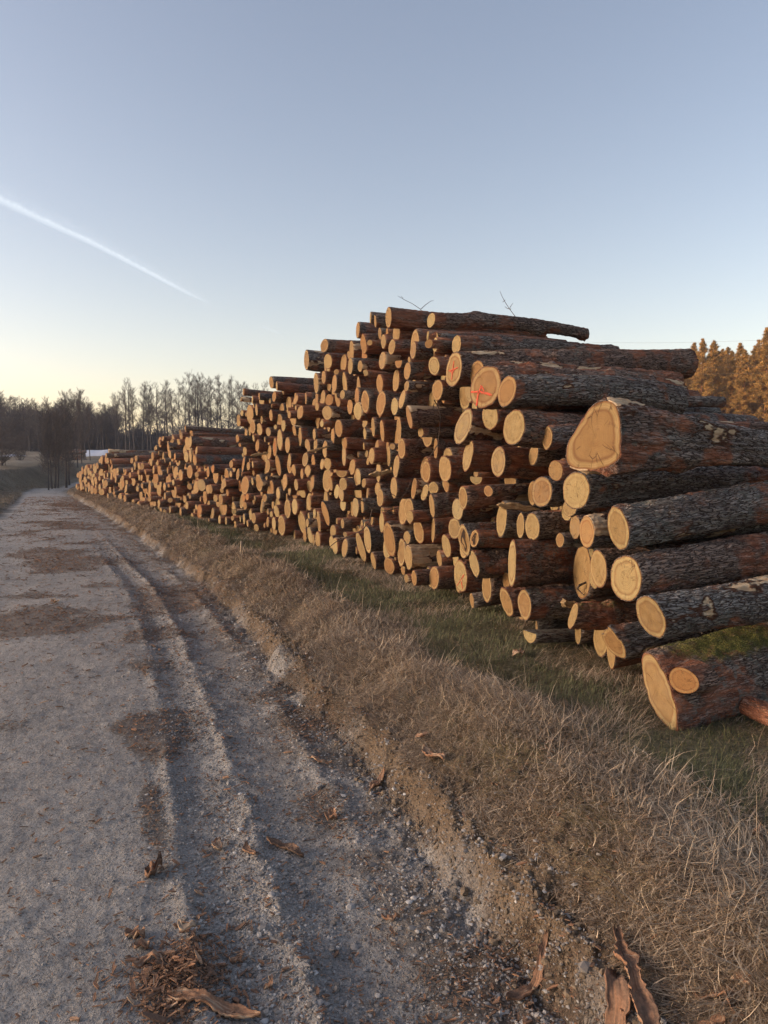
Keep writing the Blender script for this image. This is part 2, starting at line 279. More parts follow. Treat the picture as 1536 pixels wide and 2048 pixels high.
# cut ends of the logs as read in five enlarged regions: cx cy w h (enlarged pixels), then options
REG = {'A': (600, 580, 3.072), 'B': (1050, 620, 3.16), 'C': (700, 780, 3.413), 'D': (1000, 900, 2.866), 'E': (400, 720, 3.84), 'G': (180, 840, 4.8)}
ENDS = """
B 445 795 350 440 n=tri o=0 len=3.0 pit=-3 d=-.30 flare=.5 tint=.9
D 905 1370 215 370 pl=0 n=fork len=2.8 yaw=6 d=-.1 ms=1 tint=.6
D 722 735 180 262 n=speck d=-.15 ms=.1
D 865 955 165 255 t=-12 n=low len=3 d=-.22
D 678 448 118 262 n=tallov t=-4 d=-.16
D 437 232 156 215 n=green d=-.2
D 498 470 84 190 n=orange1 o=.6 d=-.2
D 427 442 60 142 n=smalltwin o=.25
D 405 350 80 110 d=.0
D 565 680 94 220 n=pale1 d=.05
D 650 1100 130 210 t=-22 n=split d=-.1 tint=.8
D 420 950 40 150 t=20 n=broken ms=.75 len=1.6 r=.55
D 172 1052 75 110 h=1
C 1310 695 140 210 n=heartrow tint=1 d=-.1
C 1405 550 100 140 n=stub
C 1448 1000 56 100
C 1480 830 70 130
C 1165 925 55 190
C 1245 935 98 195 n=rough1
C 1107 1180 54 325 t=3 n=sliver len=2.6 pl=.2 d=-.25
C 1192 1465 92 215 n=base1 tint=.9 d=-.1
C 1068 1448 84 210 t=-14 n=base2 tint=.7
C 755 1270 92 220 n=redscr t=-3 paint=scr
C 838 1160 68 190 t=-10 n=tailcut pl=.3
C 790 1050 80 220 n=hollow t=-8 tint=1
C 850 1015 60 120 n=hollow2 tint=1
C 945 690 60 80 o=.5 n=orangechip
C 862 600 95 90 h=1 n=halfd
C 803 435 68 215 t=12 n=whiteleaf
C 1013 490 96 215 n=hearted tint=1 t=3 d=-.1
C 660 640 38 105
C 648 540 86 185 n=cracked
C 520 558 62 150 n=knotty tint=1
C 353 400 52 140
C 316 525 40 160 t=8
C 300 655 46 150
C 262 450 28 150
C 290 386 40 36
C 150 450 42 110
C 15 555 40 110
C 45 592 34 118
C 437 672 34 150 t=8
C 510 698 48 115 t=14
C 570 670 68 90
C 560 790 36 170 t=-6
C 95 675 30 65
C 122 680 14 95
C 190 675 40 90
C 206 735 46 125
C 45 795 44 140
C 15 800 24 120
C 75 780 22 110
C 412 835 66 155 n=pairu
C 465 942 68 185 n=pairl t=-8
C 384 920 48 85
C 380 775 30 50
C 772 735 60 160
C 735 815 78 150 n=clus
C 714 945 86 145
C 212 890 36 150
C 235 850 16 70
C 120 1020 54 200 n=tallgrn
C 75 1110 54 215 t=-14 n=leaner
C 160 1165 36 128
C 280 1035 80 240 n=twinheart tint=.9
C 340 1090 56 205
C 386 1018 48 90
C 268 1228 72 118 n=basebrown tint=1 o=.35
C 400 1145 52 170 pl=1 n=creamlog
C 385 1287 26 60
C 448 1285 36 110
C 572 1282 66 162 n=baseround
C 658 1065 60 165 t=-8
A 1140 595 190 260 len=2.3 ex=1345 n=redbig tint=1 o=.25 paint=big t=4 len=2.6 d=-.3
A 955 490 100 220 len=2.7 ex=1368 pit=4 n=redx tint=1 o=.15 paint=x t=10 d=-.15
A 1272 622 110 200 n=clean1 ex=1350 t=8 d=-.25
A 1078 510 90 160 tint=1 o=.15
A 1168 775 98 168 n=under1
A 1326 852 136 220 ex=1400 n=palebig t=4 d=-.2
A 1508 900 64 150 o=.15 n=leafbrown
A 1005 850 100 230 t=16 n=tiltlong
A 537 192 40 135 ex=1085 n=top1 len=2.6
A 806 186 52 90 ex=1178 n=top2 len=2.6 d=-.1
A 600 245 44 122 n=top3 pl=.5
A 463 192 14 80
A 434 170 10 78
A 360 270 24 108
A 385 310 38 128
A 150 342 50 80 n=edge1
A 40 430 32 130 n=edge2
A 172 438 52 90 n=edge3
A 318 370 28 124
A 429 324 36 34
A 513 316 30 90
A 565 350 42 95
A 696 370 36 110
A 792 330 54 52 o=.1
A 962 335 58 112 ex=1240 n=stepcut o=.1 len=2.6
A 398 412 34 140
A 305 455 30 100
A 370 468 30 70
A 405 508 34 40
A 507 446 44 108
A 606 440 44 80 h=1
A 672 430 16 40
A 660 498 42 110
A 824 466 68 116 n=ring1 tint=.8 o=.1
A 100 572 32 135
A 146 536 26 78
A 224 503 32 34
A 178 590 32 115
A 212 575 34 118
A 360 615 22 170 t=-4
A 490 575 40 115
A 590 562 42 155 n=paleoval
A 656 590 30 66
A 725 610 10 90
A 845 615 66 130 n=orange2 o=.3
A 145 668 28 85
A 180 675 50 70
A 104 688 24 50
A 235 690 26 55
A 264 660 30 60
A 312 690 34 95
A 350 650 30 110
A 355 755 52 108
A 400 688 50 140 n=ringed1 tint=1
A 498 688 56 160 n=bigpale t=5
A 582 715 44 108
A 628 672 38 120 t=12
A 165 755 60 90
A 188 760 16 80
A 8 748 24 76
A 238 850 46 110 t=-4
A 135 822 24 46
A 183 830 20 70
A 404 797 30 66
A 450 842 22 130
A 505 866 26 145
A 608 860 32 170
A 672 785 30 140 t=-14 n=dark1 tint=.5 d=-.3
A 742 865 36 64
A 783 897 64 138 n=darkring
A 88 888 18 76
A 200 910 16 100
A 46 948 22 60
A 97 945 14 60
A 155 948 22 60
A 275 948 26 60
E 548 172 34 90 n=ltop o=.25
E 334 245 14 60
E 455 280 12 60
E 590 200 14 75
E 570 280 30 80
E 735 305 35 80 t=14
E 316 300 10 40
E 400 405 24 84
E 433 410 18 100
E 475 430 18 70
E 487 455 16 60
E 322 410 24 50
E 297 445 28 60
E 297 480 28 60
E 551 432 28 94
E 685 420 24 60
E 716 452 44 108
E 768 402 44 105 t=8
E 610 470 44 110
E 641 505 32 88
E 575 505 24 40
E 405 512 40 110
E 456 532 44 96
E 525 552 38 68
E 360 565 20 90
E 376 550 18 80
E 287 600 24 60
E 613 612 44 170
E 727 545 28 80 t=-10
E 763 590 28 160
E 675 648 38 125
E 878 572 24 98
E 935 490 28 56
E 408 610 16 60
E 435 655 30 90
E 457 650 26 120
E 498 610 10 50
E 575 670 34 155 n=redleft paint=line
E 533 710 30 110 t=6
E 600 810 36 170 t=-9
E 826 658 30 100
E 890 660 24 110
E 965 670 34 120
E 1018 600 22 125
E 1110 640 32 90
E 306 655 20 30
E 345 700 30 70
E 260 810 30 110
E 240 800 30 60
E 333 800 18 130
E 372 815 26 65
E 405 802 12 60
E 688 770 26 110
E 808 765 44 110
E 870 780 30 120
E 938 800 28 85
E 980 795 58 95
E 1108 730 34 170
E 447 942 48 135 n=palemid
E 408 935 18 70
E 511 908 18 30
E 535 965 36 125
E 485 965 26 50
E 655 915 36 120
E 715 868 30 95
E 783 876 24 90
E 830 860 44 85
E 862 925 30 120
E 998 868 48 64 h=1
E 840 970 40 90
E 690 985 24 110
E 740 960 30 90
E 600 1034 30 100
E 775 1038 54 100 t=-18 o=.1
E 740 1075 40 50 h=1
E 1010 965 36 125
E 1042 990 40 115
E 1085 860 90 90 h=1
E 1107 930 60 100
E 1172 870 46 150 t=6
E 1202 898 44 135
E 1085 1035 40 120
E 1100 1110 44 100
E 844 1088 18 100
E 305 968 24 95 o=.8
E 205 1000 22 70
E 180 970 30 90 t=12
E 70 992 32 72
E 120 1062 34 56
E 160 1065 30 80
E 335 1060 24 60 o=.8
E 362 1052 28 55 o=.8
E 420 1062 14 50
E 497 1060 36 65
E 610 1130 44 130
E 580 1160 40 100 t=-10
E 672 1150 48 150
E 740 1165 46 125
E 780 1232 56 175 t=-8
E 475 1115 16 110
E 520 1165 18 50
E 345 1120 30 60
E 388 1190 22 100
E 262 1165 40 40
E 412 1215 32 82
E 433 1288 38 60
E 520 1245 20 85
E 572 1250 32 110
E 575 1310 36 70
E 632 1290 56 160 n=basebig
E 495 1270 12 40
E 6 1165 24 80
E 97 1215 22 90
E 150 1230 20 80
E 200 1235 16 70
E 250 1215 20 40
E 270 1250 20 30
E 275 1280 20 40
E 335 1250 18 90
E 365 1250 16 60
E 845 1250 24 70
E 880 1175 22 70
E 925 1230 28 170 t=-5
E 955 1190 50 195 t=-14
E 1022 1315 46 90
E 1095 1255 26 80
E 1115 1340 26 34
E 713 1380 16 80
E 810 1380 26 120
E 838 1370 36 140 t=-8
E 905 1420 40 125
E 870 1440 20 95
E 1000 1405 36 105
E 1038 1430 40 130
E 1068 1430 14 130
E 1112 1465 44 150 t=8
G 790 215 34 44
G 850 210 28 60
G 962 210 34 120
G 915 75 14 50
G 865 120 14 60
G 882 150 12 80
G 1022 300 22 95 len=3.3
G 1005 380 36 110 len=3.3
G 1180 470 26 85 o=1 n=redfar
G 768 330 24 90 o=.4
G 815 350 20 80 o=.7
G 750 255 20 110
G 700 180 20 50
G 665 215 24 55
G 635 265 18 50
G 650 410 16 70
G 600 350 24 80
G 610 480 18 90
G 440 370 22 60
G 402 390 30 60
G 430 430 24 60
G 503 440 32 55
G 500 490 36 60
G 460 500 20 50
G 383 535 24 60
G 420 590 30 80
G 495 540 20 70
G 530 500 16 60
G 315 555 22 50
G 870 530 40 110
G 1025 525 40 60
G 1070 625 80 120 n=star
G 1143 665 38 90 n=birch bi=1
G 955 640 50 60
G 1295 610 24 70
G 1275 675 36 55
G 1315 680 24 85
G 1415 178 30 70
G 1440 240 24 40
G 1205 750 40 70
G 1020 835 24 56
G 1055 870 44 95 o=.9 n=orfar1
G 1052 960 40 85 o=.9 n=orfar2
G 975 965 28 60
G 1008 905 16 80
G 930 820 28 80
G 870 920 22 100
G 1130 940 14 50
G 1175 940 26 110
G 720 900 30 45
G 680 905 24 60
G 765 870 16 80
G 590 860 30 110
G 525 820 14 100
G 660 790 24 70
G 570 760 32 50
G 490 720 30 120
G 455 660 26 60
G 500 630 20 60
G 345 660 24 90
G 330 760 26 90
G 360 740 30 90 o=.3
G 290 740 30 80
G 230 700 26 40
G 200 760 24 100
G 170 770 18 60
G 415 830 24 60
G 465 810 28 60
G 395 790 20 90
G 150 610 44 70
G 90 560 20 50
G 70 440 24 60
G 200 400 14 60
G 180 300 10 50
G 210 450 14 60
G 155 340 16 50
G 125 590 20 50
G 50 680 40 60
G 110 690 50 70
G 820 680 24 100
G 800 600 24 60
G 715 640 26 80
G 650 560 14 70
G 755 630 20 40
G 770 770 50 50
G 720 740 18 80
G 960 735 24 40
G 910 760 30 70
"""
# ------------------------------------------------------------ the log stacks
BASE_PX = [(1350, 1440), (1055, 1285), (770, 1155), (620, 1085), (500, 1060), (380, 1040), (260, 1010), (160, 985), (128, 975)]
bp = [ground_at(*p) for p in BASE_PX]
d0 = np.array(bp[0])-np.array(bp[1]); d0 /= np.linalg.norm(d0)
bp = [tuple(np.array(bp[0])+d0*1.6)]+bp
FACE = smooth_curve(bp, 600, 10)
FS = np.concatenate([[0], np.cumsum(np.linalg.norm(np.diff(FACE, axis=0), axis=1))])
_t = np.gradient(FACE, axis=0); _t /= np.linalg.norm(_t, axis=1, keepdims=True)
_rc, _rs = math.cos(math.radians(6)), math.sin(math.radians(6)); AX = np.stack([_t[:, 1]*_rc+_t[:, 0]*_rs, -_t[:, 0]*_rc+_t[:, 1]*_rs], 1)               # horizontal log axis, pointing into the stack
def face_hit(px, py, d):
    r = ray(px, py); Q = FACE+AX*d
    c = Q[:, 0]*r[1]-Q[:, 1]*r[0]
    k = np.where((c[:-1] >= 0) & (c[1:] < 0))[0]
    if len(k) == 0: return None
    k = k[0]; w = c[k]/(c[k]-c[k+1]); q = Q[k]*(1-w)+Q[k+1]*w
    t = np.hypot(*q)/np.hypot(r[0], r[1])
    return FS[k]*(1-w)+FS[k+1]*w, EYE+r[2]*t, t
def face_at(s):
    P = np.array([np.interp(s, FS, FACE[:, 0]), np.interp(s, FS, FACE[:, 1])])
    A = np.array([np.interp(s, FS, AX[:, 0]), np.interp(s, FS, AX[:, 1])]); return P, A/np.linalg.norm(A)
PROFILE = [(120, 962), (150, 955), (160, 932), (185, 925), (200, 912), (214, 900), (222, 932), (262, 937), (268, 912), (290, 925), (305, 905), (315, 872), (340, 865), (360, 852), (382, 866), (392, 925), (474, 938), (480, 800), (487, 790), (510, 785), (535, 778), (545, 762), (600, 790), (612, 745), (640, 720), (680, 705), (715, 680), (740, 650), (770, 640), (800, 650), (870, 660), (910, 700), (950, 730), (1000, 760), (1040, 790), (1150, 835), (1190, 820), (1225, 900), (1245, 1010), (1285, 1120), (1320, 1250), (1345, 1400)]
_ps = [];
for q in PROFILE:
    hh = face_hit(q[0], q[1], 0.15)
    if hh: _ps.append(hh[:2])
_ps.sort(); PS = np.array([a for a, b in _ps]); PZ = np.array([b for a, b in _ps])
logs = []
for ln in ENDS.strip().splitlines():
    f = ln.split(); ox, oy, sc_ = REG[f[0]]; cx, cy, w, h = map(float, f[1:5]); op = dict(q.split('=') for q in f[5:])
    for k in op:
        if k not in ('n', 'paint'): op[k] = float(op[k])
    px, py, hpx, wpx = ox+cx/sc_, oy+cy/sc_, h/sc_, w/sc_
    d = op.get('d', random.uniform(-.12, .16))
    if wpx/hpx < .28: d += .08
    hit = face_hit(px, py, d)
    if hit is None: continue
    s, z, dep = hit; R = max(.045, hpx/2/F*dep)
    if op.get('t', 0): R *= .5+.5*math.cos(math.radians(op['t']*1.2))
    if wpx/hpx < .3 and 't' not in op: R *= .94
    z = max(z, R*.96)
    logs.append(dict(s=s, z=z, R=R, d=d, dep=dep, px=px, py=py, hpx=hpx, wpx=wpx, op=op, man=True, reg=f[0], cx=cx, cy=cy))
# settle: push apart overlapping ends (stacks cannot interpenetrate)
n = len(logs); S = np.array([l['s'] for l in logs]); Z = np.array([l['z'] for l in logs]); R = np.array([l['R'] for l in logs]); S0, Z0 = S.copy(), Z.copy()
W = np.array([.25 if l['hpx'] > 45 else 1. for l in logs])
for it in range(80):
    dS = S[:, None]-S[None]; dZ = Z[:, None]-Z[None]; D = np.hypot(dS, dZ)+1e-6; np.fill_diagonal(D, 9)
    ov = np.maximum(0, (R[:, None]+R[None])*.93-D); k = W[:, None]/(W[:, None]+W[None])
    S += .35*(ov*k*dS/D).sum(1); Z += .30*(ov*k*dZ/D).sum(1)
    lim = np.where(W < 1, .07, .22); S = S0+np.clip(S-S0, -lim, lim); Z = Z0+np.clip(Z-Z0, -lim*.5, lim*.5)
    Z = np.maximum(Z, R*.95)
for i, l in enumerate(logs): l['s'], l['z'] = S[i], Z[i]
# logs set back in the stacks, between the ones that stand out
rr_ = random.Random(11); FSs = list(S); FZ = list(Z); FR = [r__*.93 if l['op'].get('n') != 'broken' else .17 for r__, l in zip(R, logs)]
aS, aZ, aR = np.array(FSs), np.array(FZ), np.array(FR)
add = []
for rad, tries in ((.21, 2500), (.17, 4500), (.14, 7000), (.11, 9000), (.085, 9000), (.06, 9000)):
    for _ in range(tries):
        r_ = rad*rr_.uniform(.88, 1.12); s_ = rr_.uniform(PS[0], PS[-1]+.1); top = np.interp(s_, PS, PZ)
        if rad < .1 and s_ > 30: continue
        if top-2*r_ < .02: continue
        z_ = rr_.uniform(r_, max(r_+.001, top-r_*1.05))
        if (np.interp([s_-r_, s_+r_], PS, PZ) < z_+r_*.9).any(): continue
        if (np.hypot(aS-s_, aZ-z_) < (aR+r_)*.97).any(): continue
        aS = np.append(aS, s_); aZ = np.append(aZ, z_); aR = np.append(aR, r_)
        P, A = face_at(s_); d = rr_.uniform(.13, .5); dep = P[1]
        c = P+A*d; px, py = proj((c[0], c[1], z_))
        add.append(dict(s=s_, z=z_, R=r_, d=d, dep=dep, px=px, py=py, hpx=2*r_*F/dep, wpx=0, op={}, man=False, reg='F'))
# deeper logs whose butts are sheltered inside the stack close the remaining gaps
print('fill logs', len(add), 'manual', n)
logs += add

def outline_of(l, rnd, na):
    th = np.arange(na)*2*PI/na; o = np.ones(na); f = l['op']
    amp = .05 if l['man'] else .04
    for k in (2, 3, 4, 5, 7, 9): o += amp/k**.7*rnd.uniform(-1, 1)*np.cos(k*th+rnd.uniform(0, 6.3))
    o += .008*np.array([rnd.uniform(-1, 1) for _ in range(na)])
    X, Y = np.cos(th)*o, np.sin(th)*o
    if f.get('h'): Y = np.minimum(Y, .15+.05*X); Y = Y-.15*0
    nm = f.get('n', '')
    if nm == 'split': Y = np.where(X > 0, Y*.9-.1, Y); X = np.where(Y > .3, X*.75, X)
    if nm == 'leafbrown' or nm == 'tailcut': X = X*(1-.35*np.maximum(0, Y)**2); X = X*(1-.35*np.maximum(0, -Y)**3)
    poly = {'tri': ('B', [(600, 870), (594, 760), (578, 665), (545, 590), (500, 570), (440, 577), (408, 600), (360, 690), (310, 775), (276, 830), (268, 890), (273, 960), (305, 1000), (400, 1012), (500, 1005), (565, 980), (612, 935)]),
            'fork': ('D', [(1010, 1420), (985, 1375), (955, 1300), (910, 1240), (850, 1186), (815, 1200), (803, 1240), (818, 1320), (850, 1410), (893, 1492), (950, 1535), (1018, 1568), (1018, 1490)])}.get(nm)
    if poly:
        sc_ = REG[poly[0]][2]; q = np.array(poly[1], float)-[l['cx'], l['cy']]; q /= sc_*F/l['dep']
        asp = max(.25, l['wpx']/l['hpx']); q[:, 0] *= -1/l.get('asp', asp)*1.0; q[:, 1] *= -1; q /= l['R']
        a = np.arctan2(q[:, 1], q[:, 0]); rad = np.hypot(q[:, 0], q[:, 1]); o_ = np.argsort(a); a = a[o_]; rad = rad[o_]
        rr = np.interp(th, np.concatenate([a-2*PI, a, a+2*PI]), np.tile(rad, 3))
        ker = np.array([1, 2, 1.])/4; rr = np.convolve(np.concatenate([rr[-1:], rr, rr[:1]]), ker, 'valid')
        X, Y = np.cos(th)*rr, np.sin(th)*rr
    return np.stack([X, Y], 1)

def build_log(l, idx, lod):
    """lod 0 = close-up, 1 = middle, 2 = far. returns arrays for the body and the cut end in local coordinates"""
    rnd = random.Random(idx*31+5); op = l['op']; R = l['R']
    na, nz = ((88, 190), (36, 60), (16, 14), (12, 5))[lod]
    L = op.get('len', rnd.uniform(2.3, 2.6)) if lod < 3 else 2.4
    P, A = face_at(l['s'])
    exm = np.interp(l['py'], [600, 640, 690, 712, 760, 800, 822, 835], [1090, 1120, 1230, 1330, 1365, 1400, 1470, 2600])
    if 'ex' in op or l['py'] < 835:
        q = proj((P[0]+A[0]*(l['d']+L), P[1]+A[1]*(l['d']+L), l['z'])); tx = op.get('ex', exm)
        if 'ex' in op or q[0] > tx:
            for L in np.arange(3.6, .9, -.03):
                if proj((P[0]+A[0]*(l['d']+L), P[1]+A[1]*(l['d']+L), l['z']))[0] < tx: break
    rd = (P[0]+A[0]*l['d'], P[1]+A[1]*l['d']); az_r = math.atan2(rd[1], rd[0]); az_a = math.atan2(A[1], A[0])
    if l['man']:
        asp = min(.97, max(.10, l['wpx']/l['hpx'])); A0 = az_r-az_a; yaw = rnd.uniform(-.035, .035); A1_ = A0-yaw; dl = math.atan((asp-math.cos(A1_))/math.sin(A1_))+yaw; dl = max(-.55, min(.62, dl))
    else:
        yaw = rnd.gauss(0, .04); A1_ = az_r-az_a-yaw; dl = max(-.6, math.atan((rnd.uniform(.14, .42)*(1.25 if l['px'] > 950 else 1)-math.cos(A1_))/math.sin(A1_)))+yaw
    if 'yaw' in op: yaw = math.radians(op['yaw']); dl = math.atan((asp-math.cos(A0-yaw))/math.sin(A0-yaw))+yaw if l['man'] and l['d'] else 0
    kx = -math.tan(dl-yaw); ky = math.tan(math.radians(op.get('t', rnd.gauss(0, 3.5))))
    out = outline_of(l, rnd, na); pitch = math.radians(op.get('pit', rnd.gauss(0, .8)+(3 if l['px'] > 1150 and l['py'] > 1000 else 0)))
    if l['z'] < l['R']*1.5: pitch = abs(pitch)*.5
    if op.get('n') == 'fork': pitch = math.radians(3.2)
    zs = np.linspace(0, 1, nz)**(1.25 if lod == 0 else 1.0)*L
    seed = np.array([rnd.uniform(0, 90) for _ in range(3)])
    tap = 1+rnd.uniform(-.17, .10)*(zs/L)+.05*np.sin(zs*rnd.uniform(2, 4)+rnd.uniform(0, 6))*np.minimum(1, zs)
    fl = op.get('flare', 0)
    if fl: tap = .58+.42*np.exp(-(zs/1.0)**2)*1.0; tap[0] = 1.0
    if op.get('n') == 'fork': tap = 1+.24*sstep(0, 1.1, zs)
    circ = np.stack([np.cos(np.arange(na)*2*PI/na), np.sin(np.arange(na)*2*PI/na)], 1)
    mixo = np.clip(zs/(1.6 if op.get('n') in ('tri', 'fork') or op.get('h') else 3.5), 0, 1)[:, None, None]
    if op.get('n') == 'tri': circ = circ*1.05
    sec = out[None]*(1-mixo)+circ[None]*mixo
    B = rnd.uniform(-.09, .09)*(1 if l['man'] else .6); B2 = rnd.uniform(-.045, .04)
    if op.get('n') == 'fork': B = B2 = 0
    XY = sec*(R*tap)[:, None, None]
    th = np.arctan2(sec[..., 1], sec[..., 0])
    rr = np.hypot(XY[..., 0], XY[..., 1])
    pn = np.stack([np.cos(th)*R, np.sin(th)*R, zs[:, None]+0*th], -1)+seed
    amp = np.minimum(1, zs/.03)[:, None] if lod < 2 else 1
    disp = .05*R*fbm(pn*np.array([3, 3, 1.3]), 3, 3)
    if lod < 2:
        rd1 = np.abs(fbm(pn*np.array([26, 26, 7.]), 3, 13)); disp = disp+(.016 if lod == 0 else .012)*(.35-rd1)*min(1, R/.15)
        if lod == 0: disp = disp+.006*fbm(pn*np.array([60, 60, 30.]), 2, 23)
        for _ in range(rnd.choice((1, 2, 3, 4, 5)) if lod == 0 else rnd.choice((0, 0, 1))):   # knots and branch scars
            kz, ka = rnd.uniform(.3, L), rnd.uniform(0, 6.28); dd = ((zs[:, None]-kz)/rnd.uniform(.06, .12))**2+((np.angle(np.exp(1j*(th-ka))))*R/rnd.uniform(.05, .1))**2
            disp = disp+rnd.uniform(.02, .05)*np.exp(-dd)
    if op.get('n') == 'tri':
        disp = disp+.05*np.exp(-zs/1.2)[:, None]*np.abs(fbm(pn*np.array([6, 6, .6]), 3, 33))*2-.04
    disp = disp*amp
    k = 1+disp/np.maximum(rr, .02)
    X = XY[..., 0]*k; Y = XY[..., 1]*k
    bow = np.sin(zs/L*PI)[:, None]
    Zc = zs[:, None]+(kx*X+ky*Y)*np.exp(-zs/.5)[:, None]*1.0
    lcx, lcy = X.copy(), Y.copy()
    X = X+B*bow; Y = Y+B2*bow
    V = np.stack([X, Y, Zc], -1).reshape(-1, 3); LC = (np.stack([lcx, lcy, Zc], -1)+seed).reshape(-1, 3)
    b = (np.arange(nz-1)*na)[:, None]; kk = np.arange(na); k2 = (kk+1) % na
    Q = np.stack([b+kk, b+k2, b+k2+na, b+kk+na], -1).reshape(-1, 4)[:, ::1]
    # bark rim at the front
    ins = .955 if lod < 3 else .93
    rimv = V[:na]*[ins, ins, 1]; rimv[:, 2] = kx*rimv[:, 0]+ky*rimv[:, 1]
    o2 = len(V); V = np.concatenate([V, rimv]); LC = np.concatenate([LC, rimv+seed])
    Q = np.concatenate([Q, np.stack([kk, kk+o2, k2+o2, k2], -1)])
    # far end closed
    c = len(V); far = V[(nz-1)*na:nz*na].mean(0); V = np.concatenate([V, far[None]]); LC = np.concatenate([LC, far[None]+seed])
    T = np.stack([(nz-1)*na+kk, (nz-1)*na+k2, np.full(na, c)], -1)
    ms = np.zeros(len(V))
    if op.get('ms'):
        yy = V[:, 1]/R; zz = V[:, 2]
        ms = np.clip(op['ms']*1.0*np.clip((yy-.25)/.6, 0, 1)*np.exp(-((zz-.62)/.55)**4)+.05, 0, 1) if op.get('n') == 'fork' else op['ms']*np.clip(yy+.3, 0, 1)
    # cut end
    fr = (1, .75, .45, .15) if lod < 2 else (1, .5) if lod == 2 else (1,)
    rings = []; rrv = []
    for f_ in fr:
        q = rimv*[f_*1.004, f_*1.004, 1]; q[:, 2] = kx*q[:, 0]+ky*q[:, 1]-.003
        if lod < 2 and f_ < 1: q[:, 2] += .003*noise(P3(q[:, 0]*30, q[:, 1]*30, seed[0]), 4)
        rings.append(q); rrv += [f_]*na
    cen = np.array([[0, 0, -.003]]); CV = np.concatenate(rings+[cen]); rrv = np.array(rrv+[0.])
    CQ = []
    for j in range(len(fr)-1): CQ.append(np.stack([j*na+kk, j*na+kk+na, j*na+k2+na, j*na+k2], -1))
    CQ = np.concatenate(CQ) if CQ else np.zeros((0, 4), int)
    j = len(fr)-1; CT = np.stack([j*na+kk, np.full(na, len(CV)-1), j*na+k2], -1)
    EC = CV/np.array([R, R, 1]); EC[:, 2] = seed[0]
    tint = op.get('tint', rnd.random()*.95); warm = op.get('o', max(0, rnd.gauss(.06 if l['px'] > 850 or l['py'] > 1000 else .2, .12)))
    if l['reg'] == 'G' or (not l['man'] and l['s'] > 17): warm = max(warm, rnd.uniform(.1, .45))
    if op.get('bi'): tint = .2
    # placement
    az = az_a+yaw; ax = np.array([math.cos(az)*math.cos(pitch), math.sin(az)*math.cos(pitch), math.sin(pitch)])
    xl = np.array([-math.sin(az), math.cos(az), 0]); yl = np.cross(ax, xl)
    C = P+A*l['d']; M = np.eye(4); M[:3, 0] = xl; M[:3, 1] = yl; M[:3, 2] = ax; M[:3, 3] = [C[0], C[1], l['z']]
    peel = op.get('pl', rnd.choice((0, 0, .15, .35, .55)) if l['man'] else rnd.choice((0, 0, .2)))
    if op.get('n') == 'creamlog': peel = .9
    return dict(V=V, Q=Q, T=T, LC=LC, ms=ms, CV=CV, CQ=CQ, CT=CT, EC=EC, rr=rrv, tint=tint, warm=warm, M=M, peel=peel, L=L, kx=kx, ky=ky, R=R, btint=rnd.uniform(-.32, .42)+(.14 if l['px'] < 1000 else -.16)+(.25 if l['op'].get('n') == 'tri' else 0))

